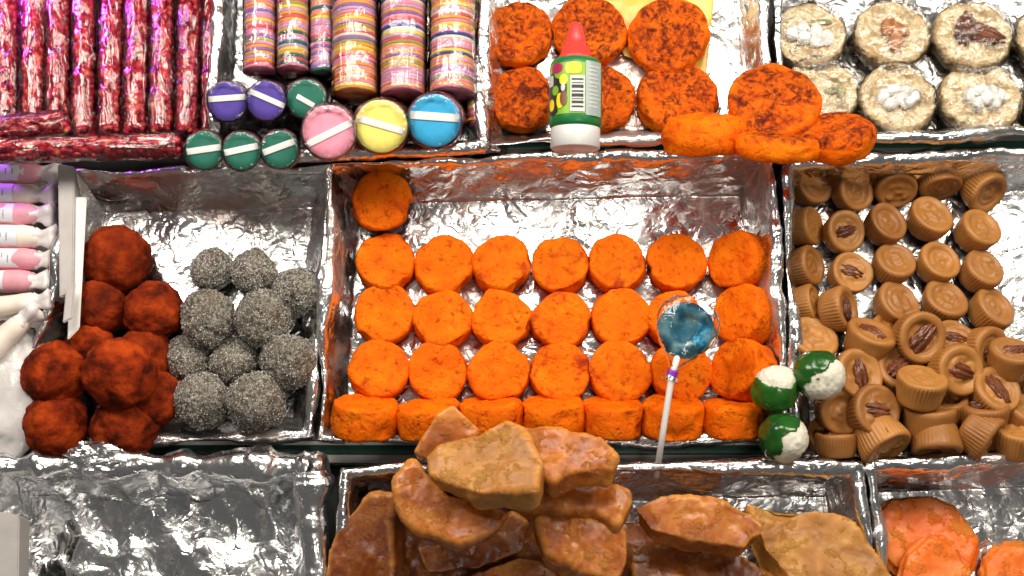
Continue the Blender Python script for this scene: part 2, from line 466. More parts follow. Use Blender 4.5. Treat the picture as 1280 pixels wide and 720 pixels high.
# three sloping shelves; each front edge is a stack of painted strips
board('shelf', 190, -230, TOP, 0.012, MT['grey_board'])
board('shelf', 550, 150, MID, 0.012, MT['grey_board'])
board('shelf', 1000, 560, BOT, 0.012, MT['dark_board'])
def fascia(ypx, level, nb=5):
    a = at(640, ypx, level)
    bands = [('green_paint', 0.020, 0.0), ('grey_board', 0.030, -0.002)]
    rootm = None
    z = 0.0
    R = Matrix.Identity(4)               # the edge stands square to the sloping shelf
    root = bpy.data.objects.new('shelf_edge', None); COL.objects.link(root)
    root.matrix_world = STALL @ T(Vector((0, a.y + 0.002, level + 0.001))) @ R
    root['kind'] = 'structure'
    for i, (m, hh, dy) in enumerate(bands[:nb]):
        V, F = box(2.4, 0.008, hh - 0.0006, 0.0012)
        part('strip', mk('strip', V, F), MT[m], root, T((0, -dy, -z - hh / 2)))
        z += hh
def slat(y0, y1, level, mat):
    a_, b_ = at(640, y0, level), at(640, y1, level)
    V, F = box(2.4, a_.y - b_.y, 0.008, 0.0012)
    return structure('shelf_slat', mk('shelf_slat', V, F), MT[mat], T((0, (a_.y + b_.y) / 2, level - .004)))
slat(551.0, 556.0, MID, 'white_paint'); slat(556.6, 567.5, MID - .002, 'green_paint'); slat(568.0, 578.5, MID, 'white_paint')
fascia(579.5, MID - .009, 1)
fascia(183, TOP, 2)
a = at(640, 720, BOT)
V, F = box(3.0, 3.0, 0.02)
structure('ground', mk('ground', V, F), MT['dark_board'], STALL.inverted() @ T((0, 0, 0.0)))

tray([(20, 566), (394, 546), (412, 208), (92, 214)], MID, 0.070, 0.022, 1, 'foil lined tray holding the red brown balls and grey sugared balls', 'foil_smear')
tray([(397, 552), (984, 556), (964, 190), (413, 203)], MID, 0.074, 0.022, 2, 'large foil lined tray in the centre holding rows of orange discs', 'foil_smear')
tray([(990, 574), (1400, 578), (1352, 186), (975, 204)], MID, 0.066, 0.020, 3, 'foil lined tray on the right heaped with caramel cups')
tray([(-30, 900), (404, 900), (398, 582), (-14, 576)], BOT, 0.070, 0.024, 4, 'empty crumpled foil tray at the lower left', amp=1.7, fold=0.007)
tray([(396, 900), (1118, 900), (1074, 580), (430, 588)], BOT, 0.070, 0.022, 5, 'foil lined tray under the pile of brown candied chunks')
tray([(1124, 900), (1500, 900), (1410, 566), (1079, 577)], BOT, 0.066, 0.022, 6, 'foil lined tray at the lower right with glazed orange slabs', 'foil_smear')
tray([(262, 206), (606, 190), (596, -220), (283, -220)], TOP, 0.040, 0.014, 7, 'foil tray under the rolls of coloured wafers')
tray([(604, 186), (964, 180), (946, -220), (604, -220)], TOP, 0.046, 0.022, 8, 'foil tray behind the squeeze bottle with large toasted orange discs', 'foil_smear')
tray([(970, 180), (1400, 166), (1350, -220), (962, -220)], TOP, 0.040, 0.014, 9, 'foil tray at the upper right with beige wrapped oat cakes')

# ------------------------------------------------------------------ orange discs
def disc_mesh(r, t, seed, bev=0.11, rough=0.0016, segs=44):
    b = t * bev
    pr = [(0, 0)] + [(r * 0.9 * k / 4, 0) for k in range(1, 5)]
    pr += [(r - b * 0.3, b * 0.25), (r, b)] + [(r * (1.0 + 0.015 * math.sin(k / 5 * math.pi)), b + (t - 2 * b) * k / 5) for k in range(1, 5)] + [(r, t - b), (r - b * 0.35, t - b * 0.3), (r - b, t)]
    pr += [((r - b) * 0.97 * (1 - k / 7), t + 0.0004 * math.sin(k)) for k in range(0, 7)] + [(0, t)]
    V, F = lathe(pr, segs)
    P = V + seed * 2.7
    N = vnormals(V, F)
    ang = np.arctan2(V[:, 1], V[:, 0])
    lump = fbm(P, 32, 2, seed)
    V = V + N * (rough * (0.9 * lump + 0.7 * fbm(P, 110, 3, seed + 3)))[:, None]
    nick = np.maximum(0, vn(P, 70, seed + 8) - 0.35) * 0.010
    edge = np.exp(-((np.hypot(V[:, 0], V[:, 1]) - r) / (0.1 * r)) ** 2)
    V = V - N * (nick * edge)[:, None]
    V[:, :2] *= (1 + 0.032 * vn(np.stack([np.cos(ang), np.sin(ang), 0 * ang + seed], 1), 1.2, seed))[:, None]
    return mk('disc', V, F)

ROWN = ['top', 'second', 'third', 'fourth', 'front']
COLN = ['first', 'second', 'third', 'fourth', 'fifth', 'sixth', 'last']
rows = [
    [(477, 250, 38)],
    [(481, 326, 37), (555, 331, 37), (627, 328, 36), (700, 331, 36), (772, 328, 36), (847, 327, 37)],
    [(480, 392, 38), (553, 398, 37), (627, 397, 37), (701, 400, 36), (777, 397, 37), (845, 398, 35)],
    [(473, 461, 37), (547, 466, 37), (624, 465, 38), (700, 467, 37), (776, 465, 38), (853, 466, 37)],
]
for ri, rw in enumerate(rows):
    for ci, (px, py, rp) in enumerate(rw):
        t_ = 0.027 + rng.uniform(-.002, .002)
        r_ = msz(rp, t_) * 1.0
        p = at(px, py - 2, MID + 0.011 + t_)
        ax = tilt(rng.uniform(0, 5), rng.uniform(0, 360))
        if ri == 0: p, ax = at(px, py, MID + .058), tilt(14, -70)
        lab = 'lone toasted orange disc in the top left corner of the centre tray' if ri == 0 else \
            'orange disc sweet, %s from the left in the %s row of the centre tray' % (COLN[ci], ROWN[ri])
        if (ri, ci) == (1, 2): lab = 'orange disc with a dark burnt upper edge, third in its row in the centre tray'
        if (ri, ci) == (2, 5): lab = 'orange disc directly behind the head of the blue lollipop'
        if (ri, ci) == (3, 5): lab = 'orange disc behind the purple tie of the lollipop'
        solo('orange_disc', disc_mesh(r_, t_, 20 + ri * 10 + ci), MT['orange_scorched' if (ri, ci) in ((1, 2), (1, 3), (0, 0), (1, 4)) else 'orange'],
             T(p) @ orient(ax, rng.uniform(0, 6.28)) @ T((0, 0, -t_)), lab, 'sweet', 'orange disc sweets')
for i, (px, py, rp) in enumerate([(925, 327, 37), (932, 394, 38), (929, 464, 39)]):
    t_ = 0.033; r_ = msz(rp, .03)
    p = at(px, py, MID + 0.036)
    solo('orange_disc', disc_mesh(r_, t_, 70 + i), MT['orange'], T(p) @ orient(tilt(44 + 3 * i, 184 - 8 * i), rng.uniform(0, 6)) @ T((0, 0, -t_ / 2)),
         'orange disc leaning on the right foil wall, %s of three' % ('upper', 'middle', 'lower')[i], 'sweet', 'orange disc sweets')
for i, px in enumerate([457, 536, 612, 690, 766, 841, 915]):
    t_ = 0.034 + rng.uniform(-.002, .001); r_ = msz([40, 39, 39, 38, 37, 38, 35][i], .03)
    p = at(px, 522 + rng.uniform(-1, 1) + (3 if i == 1 else 0), MID + 0.038)
    solo('orange_disc', disc_mesh(r_, t_, 80 + i), MT['orange'], T(p) @ orient(tilt(66 + rng.uniform(-4, 4), 90 + rng.uniform(-4, 4)), rng.uniform(0, 6)) @ T((0, 0, -t_ / 2)),
         'orange disc standing on its edge in the front row, %s from the left' % COLN[i], 'sweet', 'orange disc sweets')

# large toasted discs on the upper shelf
big = [(648, 38, 45, 0.030, (8, 90), 'large toasted orange disc at the upper left, above left of the bottle'),
       (738, 34, 47, 0.030, (6, 60), 'large toasted orange disc right behind the red nozzle'),
       (836, 42, 52, 0.034, (5, 200), 'large toasted orange disc at the upper right on yellow paper'),
       (650, 120, 42, 0.030, (6, 120), 'toasted orange disc just left of the squeeze bottle'),
       (752, 120, 44, 0.030, (5, 90), 'toasted orange disc half hidden by the bottle on its right side'),
       (847, 118, 52, 0.034, (12, 90), 'toasted orange disc behind the fallen plain orange half'),
       (968, 124, 55, 0.074, (16, 120), 'toasted orange disc propped up in front of the oat cakes')]
for i, (px, py, rp, h_, (ta, ph), lab) in enumerate(big):
    t_ = 0.020; r_ = msz(rp, TOP)
    p = at(px, py, TOP + h_)
    solo('toasted_orange_disc', disc_mesh(r_, t_, 100 + i, 0.2, 0.0022), MT['burnt'], T(p) @ orient(tilt(ta, ph), rng.uniform(0, 6)) @ T((0, 0, -t_)), lab, 'sweet', 'large toasted orange discs')
flat = [(880, 168, 52, TOP + 0.062, 62, 92, 'orange', 0.034, 'plain orange disc fallen over right of the bottle, seen from its edge'),
        (972, 181, 54, TOP + 0.080, 60, 88, 'burnt', 0.022, 'toasted orange disc lying flat below the propped disc'),
        (1044, 172, 46, TOP + 0.076, 48, 98, 'burnt', 0.028, 'toasted orange disc lying flat in front of the oat cakes, rightmost')]
for i, (px, py, rp, lv, ta, ph, m, t_, lab) in enumerate(flat):
    solo('toasted_orange_disc', disc_mesh(msz(rp, TOP), t_, 120 + i, 0.3, 0.0016), MT[m], T(at(px, py, lv)) @ orient(tilt(ta, ph), rng.uniform(0, 6)) @ T((0, 0, -t_ / 2)), lab, 'sweet', 'large toasted orange discs')

# ------------------------------------------------------------------ balls
def ball_mesh(r, seed, sub, low, fine, fs):
    V, F = ico(sub)
    P = V + seed * 1.9
    d = 1 + low * fbm(P, 1.3, 2, seed) + fine * fbm(P, fs, 3, seed + 4)
    return mk('ball', V * (r * d)[:, None], F)
chili = [(146, 325, 44, .036, 'topmost, largest red brown chili ball in the left tray'),
         (124, 384, 36, .033, 'red brown chili ball left of the second row, below the topmost one'),
         (193, 390, 39, .034, 'dark red brown chili ball touching the grey balls on its right'),
         (112, 436, 33, .034, 'red brown chili ball half hidden behind the front heap'),
         (181, 442, 36, .030, 'dark red brown chili ball half hidden behind the biggest of the heap'),
         (68, 470, 43, .046, 'red brown chili ball at the left edge resting on another'),
         (150, 468, 47, .076, 'big red brown chili ball on top of the front heap'),
         (192, 497, 37, .040, 'red brown chili ball squeezed beside the grey balls in front'),
         (70, 532, 42, .044, 'red brown chili ball in the front left corner of the tray'),
         (156, 534, 43, .042, 'red brown chili ball at the front rim, right of the corner one')]
for i, (px, py, rp, h_, lab) in enumerate(chili):
    solo('chili_ball', ball_mesh(msz(rp * 0.945, h_), 200 + i, 5, 0.085, 0.050, 4), MT['chili'], T(at(px, py, MID + h_ + .004)), lab, 'sweet', 'red brown chili balls')
OCT = np.array([(1, 0, 0), (-1, 0, 0), (0, 1, 0), (0, -1, 0), (0, 0, 1), (0, 0, -1)], dtype=float)
OCTF = np.array([(0, 2, 4), (2, 1, 4), (1, 3, 4), (3, 0, 4), (2, 0, 5), (1, 2, 5), (3, 1, 5), (0, 3, 5)])
MT['grain'] = plain('sugar_grain', (0.76, 0.75, 0.72), 0.3, 0.15, 300, 0)
sugar = [(265, 337, 28, 'left ball of the back row'), (318, 341, 30, 'middle ball of the back row'), (373, 364, 33, 'right ball of the back row by the foil wall'),
         (262, 398, 37, 'left ball of the second row'), (329, 399, 37, 'right ball of the second row'),
         (235, 448, 29, 'left ball of the third row'), (293, 450, 31, 'middle ball of the third row'), (361, 451, 36, 'palest ball, right in the third row'),
         (250, 500, 35, 'left ball of the front row'), (321, 502, 38, 'right ball of the front row')]
for i, (px, py, rp, lab) in enumerate(sugar):
    h_ = msz(rp) * 0.95 + 0.006 + (0.012 if rp > 32 else 0)
    root = thing('sugared_ball', 'grey sugared ball, ' + lab, 'sweet', T(at(px, py, MID + h_)), 'grey sugared balls')
    me = ball_mesh(msz(rp * 0.95, h_), 230 + i, 5, 0.11, 0.05, 6)
    part('core', me, MT['sugar'], root)
    rgb = np.random.RandomState(600 + i); vs = np.array([v.co[:] for v in me.vertices])
    pick = vs[rgb.choice(len(vs), 1500, replace=False)] + rgb.normal(0, .0003, (1500, 3))
    sz = rgb.uniform(.00035, .00085, (1500, 1, 1)) * rgb.uniform(.6, 1.3, (1500, 1, 3))
    GV = (pick[:, None, :] + OCT[None] * sz).reshape(-1, 3)
    GF = (OCTF[None] + 6 * np.arange(1500)[:, None, None]).reshape(-1, 3)
    o = part('sugar_grains', mk('sugar_grains', GV, GF, False), MT['grain'], root); o['kind'] = 'stuff'

# ------------------------------------------------------------------ caramel cups
def cup_mesh(seed, R=0.0235, h=0.027):
    segs = 120
    rb = R * 0.84
    dep = (0.0024, 0.0014, 0.0042)[seed % 3]; ri = (0.62, 0.68, 0.58)[seed % 3]
    pr = [(0, 0)] + [(rb * 0.92 * k / 3, 0) for k in (1, 2, 3)] + [(rb, 0.002)]
    for k in range(1, 8): pr.append((rb + (R - rb) * (k / 8) ** 0.8, 0.002 + (h - 0.006) * k / 8))
    pr += [(R, h - 0.004), (R * 0.985, h - 0.0016), (R * 0.93, h - 0.0003), (R * 0.86, h), (R * (ri + .13), h - 0.0003), (R * (ri + .06), h - dep * .55), (R * ri, h - dep)]
    pr += [(R * ri * (1 - k / 9), h - dep) for k in range(1, 9)] + [(0, h - dep)]
    V, F = lathe(pr, segs)
    rr = np.hypot(V[:, 0], V[:, 1]); ang = np.arctan2(V[:, 1], V[:, 0])
    side = (rr > rb * 0.95) & (V[:, 2] > 0.0015) & (V[:, 2] < h - 0.002)
    idx = np.round(ang / (2 * math.pi / segs)).astype(int) % 3
    flut = np.where(idx == 0, -1.0, 0.4) * (0.0011 if seed % 4 != 1 else 0.0003) * np.clip(V[:, 2] / (h * 0.6), 0.15, 1)
    V[side, 0] += np.cos(ang[side]) * flut[side]; V[side, 1] += np.sin(ang[side]) * flut[side]
    ins = rr < R * ri * 0.97
    sw = np.sin(rr / R * 15 + ang * (1 if seed % 2 else -1) + seed) * 0.0006 + 0.0014 * fbm(V + seed, 110, 2, seed)
    V[ins, 2] += sw[ins]
    N = vnormals(V, F)
    V = V + N * (0.0011 * fbm(V + seed * 1.3, 45, 2, seed))[:, None]
    V[:, 0] *= 1 + 0.04 * math.sin(seed * 1.7); V[:, 1] *= 1 + 0.04 * math.cos(seed * 2.3)
    V[:, 2] *= 1 + 0.06 * V[:, 0] / R * math.sin(seed)
    return mk('cup', V, F)
CUPS = [cup_mesh(s) for s in range(12)]
for m_ in CUPS: m_.materials.append(MT['caramel'])
def pecan_mesh(seed):
    V, F = ico(4)
    L, W, H = 0.0125, 0.0062, 0.0042
    across = np.arcsin(np.clip(V[:, 1], -1, 1))
    g = 1 - 0.30 * np.exp(-(V[:, 1] / 0.12) ** 2) - 0.13 * (0.5 + 0.5 * np.cos(across * 9)) * (np.abs(V[:, 0]) < 0.9)
    g = g * (1 + 0.09 * fbm(V + seed, 4, 3, seed))
    taper = 1 - 0.22 * V[:, 0]
    Q = V * g[:, None]
    Q = np.stack([Q[:, 0] * L, Q[:, 1] * W * taper, Q[:, 2] * H], 1)
    return mk('pecan', Q, F)
PECANS = [pecan_mesh(s) for s in range(4)]
for m_ in PECANS: m_.materials.append(MT['pecan'])
cups = [  # px, py, tilt, direction, level of the centre, size, pecan spin or None, label
    (1011, 232, 26, -5, .020, 1.0, None, 'top row, first from the left, facing right'),
    (1064, 241, 22, -20, .020, .96, None, 'top row, second from the left'),
    (1118, 231, 54, -88, .022, 1.04, None, 'top row, third from the left, its hollow facing down'),
    (1173, 224, 76, -82, .024, 1.05, None, 'top row, fourth, tipped so its ridged side shows'),
    (1228, 237, 52, -62, .022, 1.04, None, 'top row, rightmost, ridged and tipped forward'),
    (1005, 284, 56, 2, .022, .98, None, 'on its side at the left foil wall, second row'),
    (1052, 292, 14, -10, .020, 1.02, 20, 'with a shiny dark nut, second row'),
    (1105, 283, 22, 42, .020, 1.0, None, 'second row, third from the left, plain'),
    (1160, 276, 24, 62, .020, 1.06, None, 'second row, fourth from the left, plain'),
    (1220, 291, 26, 42, .020, 1.05, None, 'with a ringed face at the right end of the second row'),
    (1005, 334, 50, 5, .022, .98, None, 'on its side at the left foil wall, third row'),
    (1060, 345, 14, 30, .020, 1.06, -18, 'with a flat dark pecan, third row'),
    (1115, 332, 24, 62, .020, 1.0, None, 'third row, plain, right of the pecan one'),
    (1170, 331, 20, 50, .020, 1.0, None, 'third row, fourth from the left, plain'),
    (1224, 341, 26, 45, .020, 1.03, None, 'third row, right end'),
    (1006, 381, 60, 5, .022, .95, None, 'on its side at the left foil wall, fourth row'),
    (1046, 388, 56, 4, .032, 1.06, 84, 'lying sideways with an upright pecan, fourth row'),
    (1118, 382, 20, 32, .020, 1.04, None, 'fourth row, middle, plain'),
    (1178, 380, 22, 62, .020, 1.06, None, 'fourth row, plain, left of the end one'),
    (1237, 390, 30, 42, .020, 1.06, None, 'fourth row, right end beside bare foil'),
    (1013, 430, 24, 70, .030, 1.10, None, 'with a hollow just above the upper lime'),
    (1086, 427, 46, 72, .040, 1.10, -52, 'tipped up showing a pale pecan, above the heap'),
    (1146, 421, 20, -60, .046, 1.14, 50, 'with a broad rough pecan, tilted down at the back of the heap'),
    (1189, 430, 24, 60, .028, .98, -8, 'half hidden with a striped pecan behind the broad one'),
    (1068, 470, 16, 4, .044, 1.10, 96, 'with a pecan touching the upper lime'),
    (1122, 465, 18, 90, .036, 1.02, 40, 'with a glossy pecan in the middle of the heap'),
    (1150, 487, 52, 84, .066, 1.12, None, 'lying on top of the heap with its flat face up'),
    (1192, 464, 22, -28, .050, 1.14, -16, 'with a long dark pecan, right of the one on top'),
    (1229, 437, 36, -22, .028, 1.00, 22, 'with a dark pecan at the right back of the heap'),
    (1264, 451, 46, 86, .044, 1.08, 30, 'with a pecan at the right edge of the photo'),
    (1241, 494, 22, 62, .044, 1.10, -64, 'with a round pecan near the right edge'),
    (1048, 513, 20, -60, .040, 1.02, None, 'with a shallow shiny hollow below the upper lime'),
    (1089, 515, 16, -4, .052, 1.12, -6, 'with a straight dark pecan left of the heap centre'),
    (1161, 526, 62, 92, .044, 1.14, 4, 'upright with a pecan lid at the front of the heap'),
    (1229, 520, 58, 92, .044, 1.10, 8, 'upright with a shiny broken nut at the front right'),
    (1101, 547, 72, -66, .050, 1.18, None, 'with deep ridges lying at the front rim'),
    (1046, 556, 74, 92, .040, .92, 30, 'upright with nut pieces beside the lower lime'),
    (1170, 550, 78, -92, .048, 1.06, None, 'smooth and upside down at the front rim'),
    (1224, 543, 70, -40, .050, 1.12, None, 'lying on its ridged side at the front rim'),
    (1272, 549, 52, 90, .046, 1.12, None, 'cut by the right edge at the front rim'),
    (1284, 462, 30, 100, .024, 1.0, None, 'just entering at the right edge, behind the front ones'),
    (1278, 520, 40, 60, .036, 1.0, None, 'in the shade at the right edge'),
    (1112, 500, 30, 60, .020, 1.0, None, 'deep in the heap below the middle pecan'),
    (1180, 510, 48, 100, .034, 1.0, None, 'wedged behind the pecan lid one'),
    (1070, 545, 30, 120, .022, 1.0, None, 'deep in the heap behind the ridged one'),
    (1110, 420, 30, 60, .018, .98, None, 'peeping out behind the tipped up pecan one'),
    (1036, 548, 30, 100, .020, 1.0, None, 'dark in the gap right of the lower lime'),
    (1208, 492, 20, 90, .022, 1.0, None, 'deep in the heap under the long pecan one'),
]
for i, (px, py, ta, ph, h_, s_, pc, lab) in enumerate(cups):
    ax = tilt(ta, ph)
    M_ = T(at(px, py, MID + h_ + 0.006)) @ orient(ax, rng.uniform(0, 6.28)) @ Matrix.Scale(s_ * (0.915 if i < 20 else 0.965), 4) @ T((0, 0, -0.0135))
    root = thing('caramel_cup', 'caramel cup ' + lab, 'sweet', M_, 'caramel cups')
    part('cup', CUPS[(i * 5) % 12], None, root)
    if pc is not None:
        # spin of the nut seen in the picture: undo the cup's own spin
        R3 = M_.to_3x3().normalized()
        want = Vector((math.cos(math.radians(pc)), math.sin(math.radians(pc)), 0))
        want = (R3.transposed() @ want); want.z = 0
        part('pecan', PECANS[i % 4], None, root, T((0, 0, 0.0243)) @ Matrix.Rotation(math.atan2(want.y, want.x), 4, 'Z') @ Matrix.Diagonal((rng.uniform(1.05, 1.4), rng.uniform(1.05, 1.5), rng.uniform(1.0, 1.3), 1.0)))

# ------------------------------------------------------------------ limes filled with coconut
def lime_mat():
    t = NT('candied_lime_peel')
    col = t.ramp(t.noise(30, 4), [(0.3, (0.005, 0.045, 0.010)), (0.7, (0.026, 0.14, 0.010))])
    t.set(Base_Color=col, Roughness=0.18, Normal=t.bump(t.noise(300, 3), 0.15, 0.001))
    return t.m
MT['lime'] = lime_mat()
def lime(px, py, rp, h_, ax, thr, seed, lab):
    r = msz(rp, h_)
    root = thing('filled_lime', lab, 'sweet', T(at(px, py, MID + h_)), 'limes filled with coconut')
    V, F = ico(5)
    ax = Vector(ax).normalized(); A = np.array(ax)
    d = V @ A
    P = V + seed
    edge = d - thr - 0.22 * fbm(P, 1.7, 2, seed)
    body = r * (1 + 0.085 * fbm(P, 1.3, 2, seed))
    keep = edge < 0
    Vs = V * body[:, None]
    Fk = [f for f in F if keep[f[0]] and keep[f[1]] and keep[f[2]]]
    used = sorted({i for f in Fk for i in f}); mp = {o: k for k, o in enumerate(used)}
    m = mk('peel', Vs[used], [tuple(mp[i] for i in f) for f in Fk])
    o = part('peel', m, MT['lime'], root)
    md = o.modifiers.new('thick', 'SOLIDIFY'); md.thickness = 0.0014; md.offset = -1
    fr = body * (0.955 + 0.05 * np.clip(edge * 3, 0, 1)) + r * (0.03 * fbm(P, 9, 3, seed + 2) + 0.02 * vn(P, 22, seed)) * np.clip(edge * 4 + 0.2, 0, 1)
    part('coconut_filling', mk('filling', V * fr[:, None], F), MT['coconut'], root)
lime(969, 487, 29, .085, (0.12, 0.95, 0.22), 0.28, 3, 'green lime with white coconut on top, left of the three limes')
lime(1023, 468, 31, .090, (0.66, -0.72, 0.16), 0.22, 8, 'green lime with coconut at its lower right, uppermost of the three')
lime(979, 546, 30, .084, (0.70, -0.66, 0.20), 0.26, 14, 'green lime with coconut at its lower right, at the front rim')

# ------------------------------------------------------------------ lollipop
def lolly_mat():
    t = NT('blue_candy')
    c = t.co()
    f = t.noise(24, 2, 0.5, 2.0)
    col = t.ramp(f, [(0.40, (0.02, 0.13, 0.25)), (0.52, (0.04, 0.34, 0.60)), (0.64, (0.35, 0.80, 0.97))])
    t.set(Base_Color=col, Roughness=0.12, Transmission_Weight=0.72, IOR=1.12)
    return t.m
MT['lolly'] = lolly_mat()
MT['tie'] = plain('purple_tie', (0.22, 0.02, 0.42), 0.3)
foot, neck, hd = at(820, 596, MID + 0.052), at(840, 468, MID + 0.098), at(857, 413, MID + 0.104)
root = thing('lollipop', 'blue lollipop in clear film on a white stick in front of the orange discs', 'lollipop', T(foot))
V, F = tubepts([(0, 0, 0), (neck - foot) * 0.5, (neck - foot), (neck - foot) + (hd - neck) * 0.5], 0.0031, 14)
part('stick', mk('stick', V, F), MT['white_stick'], root)
yv = (hd - neck).normalized(); zv = Vector((-0.1, -0.1, 1)); zv = (zv - yv * zv.dot(yv)).normalized(); xv = yv.cross(zv)
Rh = Matrix((xv, yv, zv)).transposed().to_4x4()
rl = msz(35, .08)
pr = [(0, -.006), (rl * .5, -.006), (rl * .85, -.005), (rl * .97, -.002), (rl, 0), (rl * .97, .002), (rl * .85, .005)]
pr += [(rl * .62, .0058), (rl * .5, .004), (rl * .42, .0018), (rl * .2, .0012), (0, .0010)]
V, F = lathe(pr, 48)
part('candy_head', mk('candy_head', V, F), MT['lolly'], root, T(hd - foot) @ Rh)
# film: a loose bag round the head, gathered at the tie
U_, W_ = 48, 30
V, F = [], []
for j in range(W_ + 1):
    s = j / W_
    y = -msz(64, .07) + s * (msz(64, .07) + rl * 1.16)
    if s < 0.22: half = 0.004 + 0.006 * (abs(s - 0.11) / 0.11) ** 1.5
    else:
        k = (s - 0.22) / 0.78; half = 0.010 + (rl * 1.13 - 0.010) * math.sin(min(1, k * 1.75) * math.pi / 2) * (1 if k < 0.57 else math.sqrt(max(0.0, 1 - ((k - 0.57) / 0.43) ** 2.4)) * 0.985 + 0.015)
    for i in range(U_):
        a_ = 2 * math.pi * i / U_
        V.append((half * math.cos(a_), y, min(half, 0.0105) * math.sin(a_)))
for j in range(W_):
    for i in range(U_):
        i2 = (i + 1) % U_
        F.append((j * U_ + i, j * U_ + i2, (j + 1) * U_ + i2, (j + 1) * U_ + i))
V = np.array(V); N = vnormals(V, F)
V = V + N * (0.0011 * ridge(V, 45, 3) + 0.0004 * ridge(V, 120, 5))[:, None]
part('film', mk('film', V, F), MT['cello_bag'], root, T(hd - foot) @ Rh)
V, F = lathe([(.0036, -.004), (.0052, -.0036), (.0058, -.001), (.005, .0005), (.0062, .0025), (.0046, .004), (.0036, .004)], 20)
V = V * (1 + 0.10 * vn(V, 300, 4))[:, None]
part('tie', mk('tie', V, F), MT['tie'], root, T(neck - foot) @ orient(yv))

# ------------------------------------------------------------------ squeeze bottle
bb = at(719, 187, TOP + 0.085)
axb = Vector((0.01, 0.985, 0.17)).normalized()
bx = Vector((1, 0, 0)); bx = (bx - axb * bx.dot(axb)).normalized(); by = axb.cross(bx)
Rb = Matrix((bx, by, axb)).transposed().to_4x4()      # local -y looks at the customer
ppm = msz(1.0, TOP + 0.085) / math.cos(0.24)
root = thing('squeeze_bottle', 'small squeeze bottle with red nozzle, green label and white base', 'bottle', T(bb) @ Rb)
rbot = msz(34, TOP + .085)
MT['label_white'] = plain('white_plastic', (0.60, 0.60, 0.60), 0.35, 0.04)
def bl_(y): return (187 - y) * ppm
V, F = lathe([(0, 0), (rbot * .88, 0), (rbot * .93, .0012), (rbot * .94, bl_(162)), (rbot * .9, bl_(160)), (0, bl_(160))], 48)
part('base', mk('base', V, F), MT['label_white'], root)
MT['green_label'] = plain('green_label', (0.008, 0.15, 0.035), 0.35, 0.15)
MT['red_cap'] = plain('red_plastic', (0.80, 0.045, 0.035), 0.35, 0.08, Subsurface_Weight=0.2, Subsurface_Radius=(0.004, 0.001, 0.001))
V, F = lathe([(0, bl_(162)), (rbot * .92, bl_(161)), (rbot * .99, bl_(157)), (rbot, bl_(150)), (rbot, bl_(90)), (rbot * .985, bl_(82)), (rbot * .93, bl_(77)), (rbot * .80, bl_(74)), (0, bl_(73))], 56)
part('label_sleeve', mk('label_sleeve', V, F), MT['green_label'], root)
V, F = lathe([(0, bl_(76)), (rbot * .66, bl_(75.5)), (rbot * .66, bl_(70)), (rbot * .58, bl_(68)), (rbot * .52, bl_(58)), (rbot * .40, bl_(55)), (rbot * .37, bl_(47)), (rbot * .24, bl_(30)), (rbot * .19, bl_(27)), (0, bl_(26.4))], 36)
rr = np.hypot(V[:, 0], V[:, 1]); an = np.arctan2(V[:, 1], V[:, 0])
V[:, :2] *= (1 + np.where(V[:, 2] < bl_(57), 0.035, 0.0) * np.sign(np.cos(an * 9)))[:, None]
part('nozzle', mk('nozzle', V, F), MT['red_cap'], root)
def patch(name, x0, x1, y0, y1, mat, lift, wob=0.0, n=10):
    """a printed piece bent round the bottle, given by its pixel box"""
    V, F = [], []
    a0 = math.asin(max(-.999, min(.999, (x0 - 719) / 34.0))); a1 = math.asin(max(-.999, min(.999, (x1 - 719) / 34.0)))
    r = rbot + lift
    for j in range(n + 1):
        for i in range(n + 1):
            u, v = i / n * 2 - 1, j / n * 2 - 1
            if wob > 0:                                     # rounded blob instead of a box
                k = math.sqrt(max(1e-9, 1 - 0.5 * v * v)); k2 = math.sqrt(max(1e-9, 1 - 0.5 * u * u)); u, v = u * (1 - wob + wob * k), v * (1 - wob + wob * k2)
            aa = a0 + (a1 - a0) * (u + 1) / 2
            V.append((r * math.sin(aa), -r * math.cos(aa), bl_(y1 + (y0 - y1) * (v + 1) / 2)))
    for j in range(n):
        for i in range(n):
            F.append((j * (n + 1) + i, j * (n + 1) + i + 1, (j + 1) * (n + 1) + i + 1, (j + 1) * (n + 1) + i))
    return part(name, mk(name, V, F), MT[mat], root)
for nm, c in (('print_lime', (0.20, 0.40, 0.02)), ('print_yellow', (0.85, 0.62, 0.02)), ('print_black', (0.015, 0.02, 0.015)), ('print_red', (0.35, 0.02, 0.08)), ('print_white', (0.52, 0.55, 0.54)), ('print_grey', (0.30, 0.36, 0.35)), ('print_brown', (0.16, 0.05, 0.02))):
    MT[nm] = plain(nm, c, 0.35, 0.06, 60, 0)
patch('label_panel', 686, 733, 84, 148, 'print_lime', .0003)
patch('label_blot', 686, 707, 92, 140, 'print_black', .0006, 0.9)
patch('label_blot', 692, 710, 90, 104, 'print_lime', .0007, 0.9)
patch('label_blot', 686, 696, 138, 148, 'print_black', .0007, 0.9)
patch('label_blot', 689, 702, 84, 97, 'print_red', .0009, 0.8)
patch('label_blot', 686, 691, 98, 112, 'print_white', .0009, 0.3)
patch('label_blot', 698, 708, 99, 112, 'print_yellow', .0009, 0.9)
patch('label_blot', 690, 697, 112, 124, 'print_lime', .0009, 0.9)
patch('label_blot', 700, 705, 110, 120, 'print_white', .0012, 0.9)
patch('label_blot', 695, 703, 122, 141, 'print_yellow', .0012, 0.9)
patch('label_blot', 699, 707, 120, 138, 'print_brown', .0015, 0.9)
patch('label_blot', 687, 692, 128, 143, 'print_yellow', .0009, 0.9)
patch('label_blot', 705, 725, 84, 99, 'print_yellow', .0009, 0.7)
patch('barcode_panel', 711, 729, 101, 146, 'print_white', .0010)
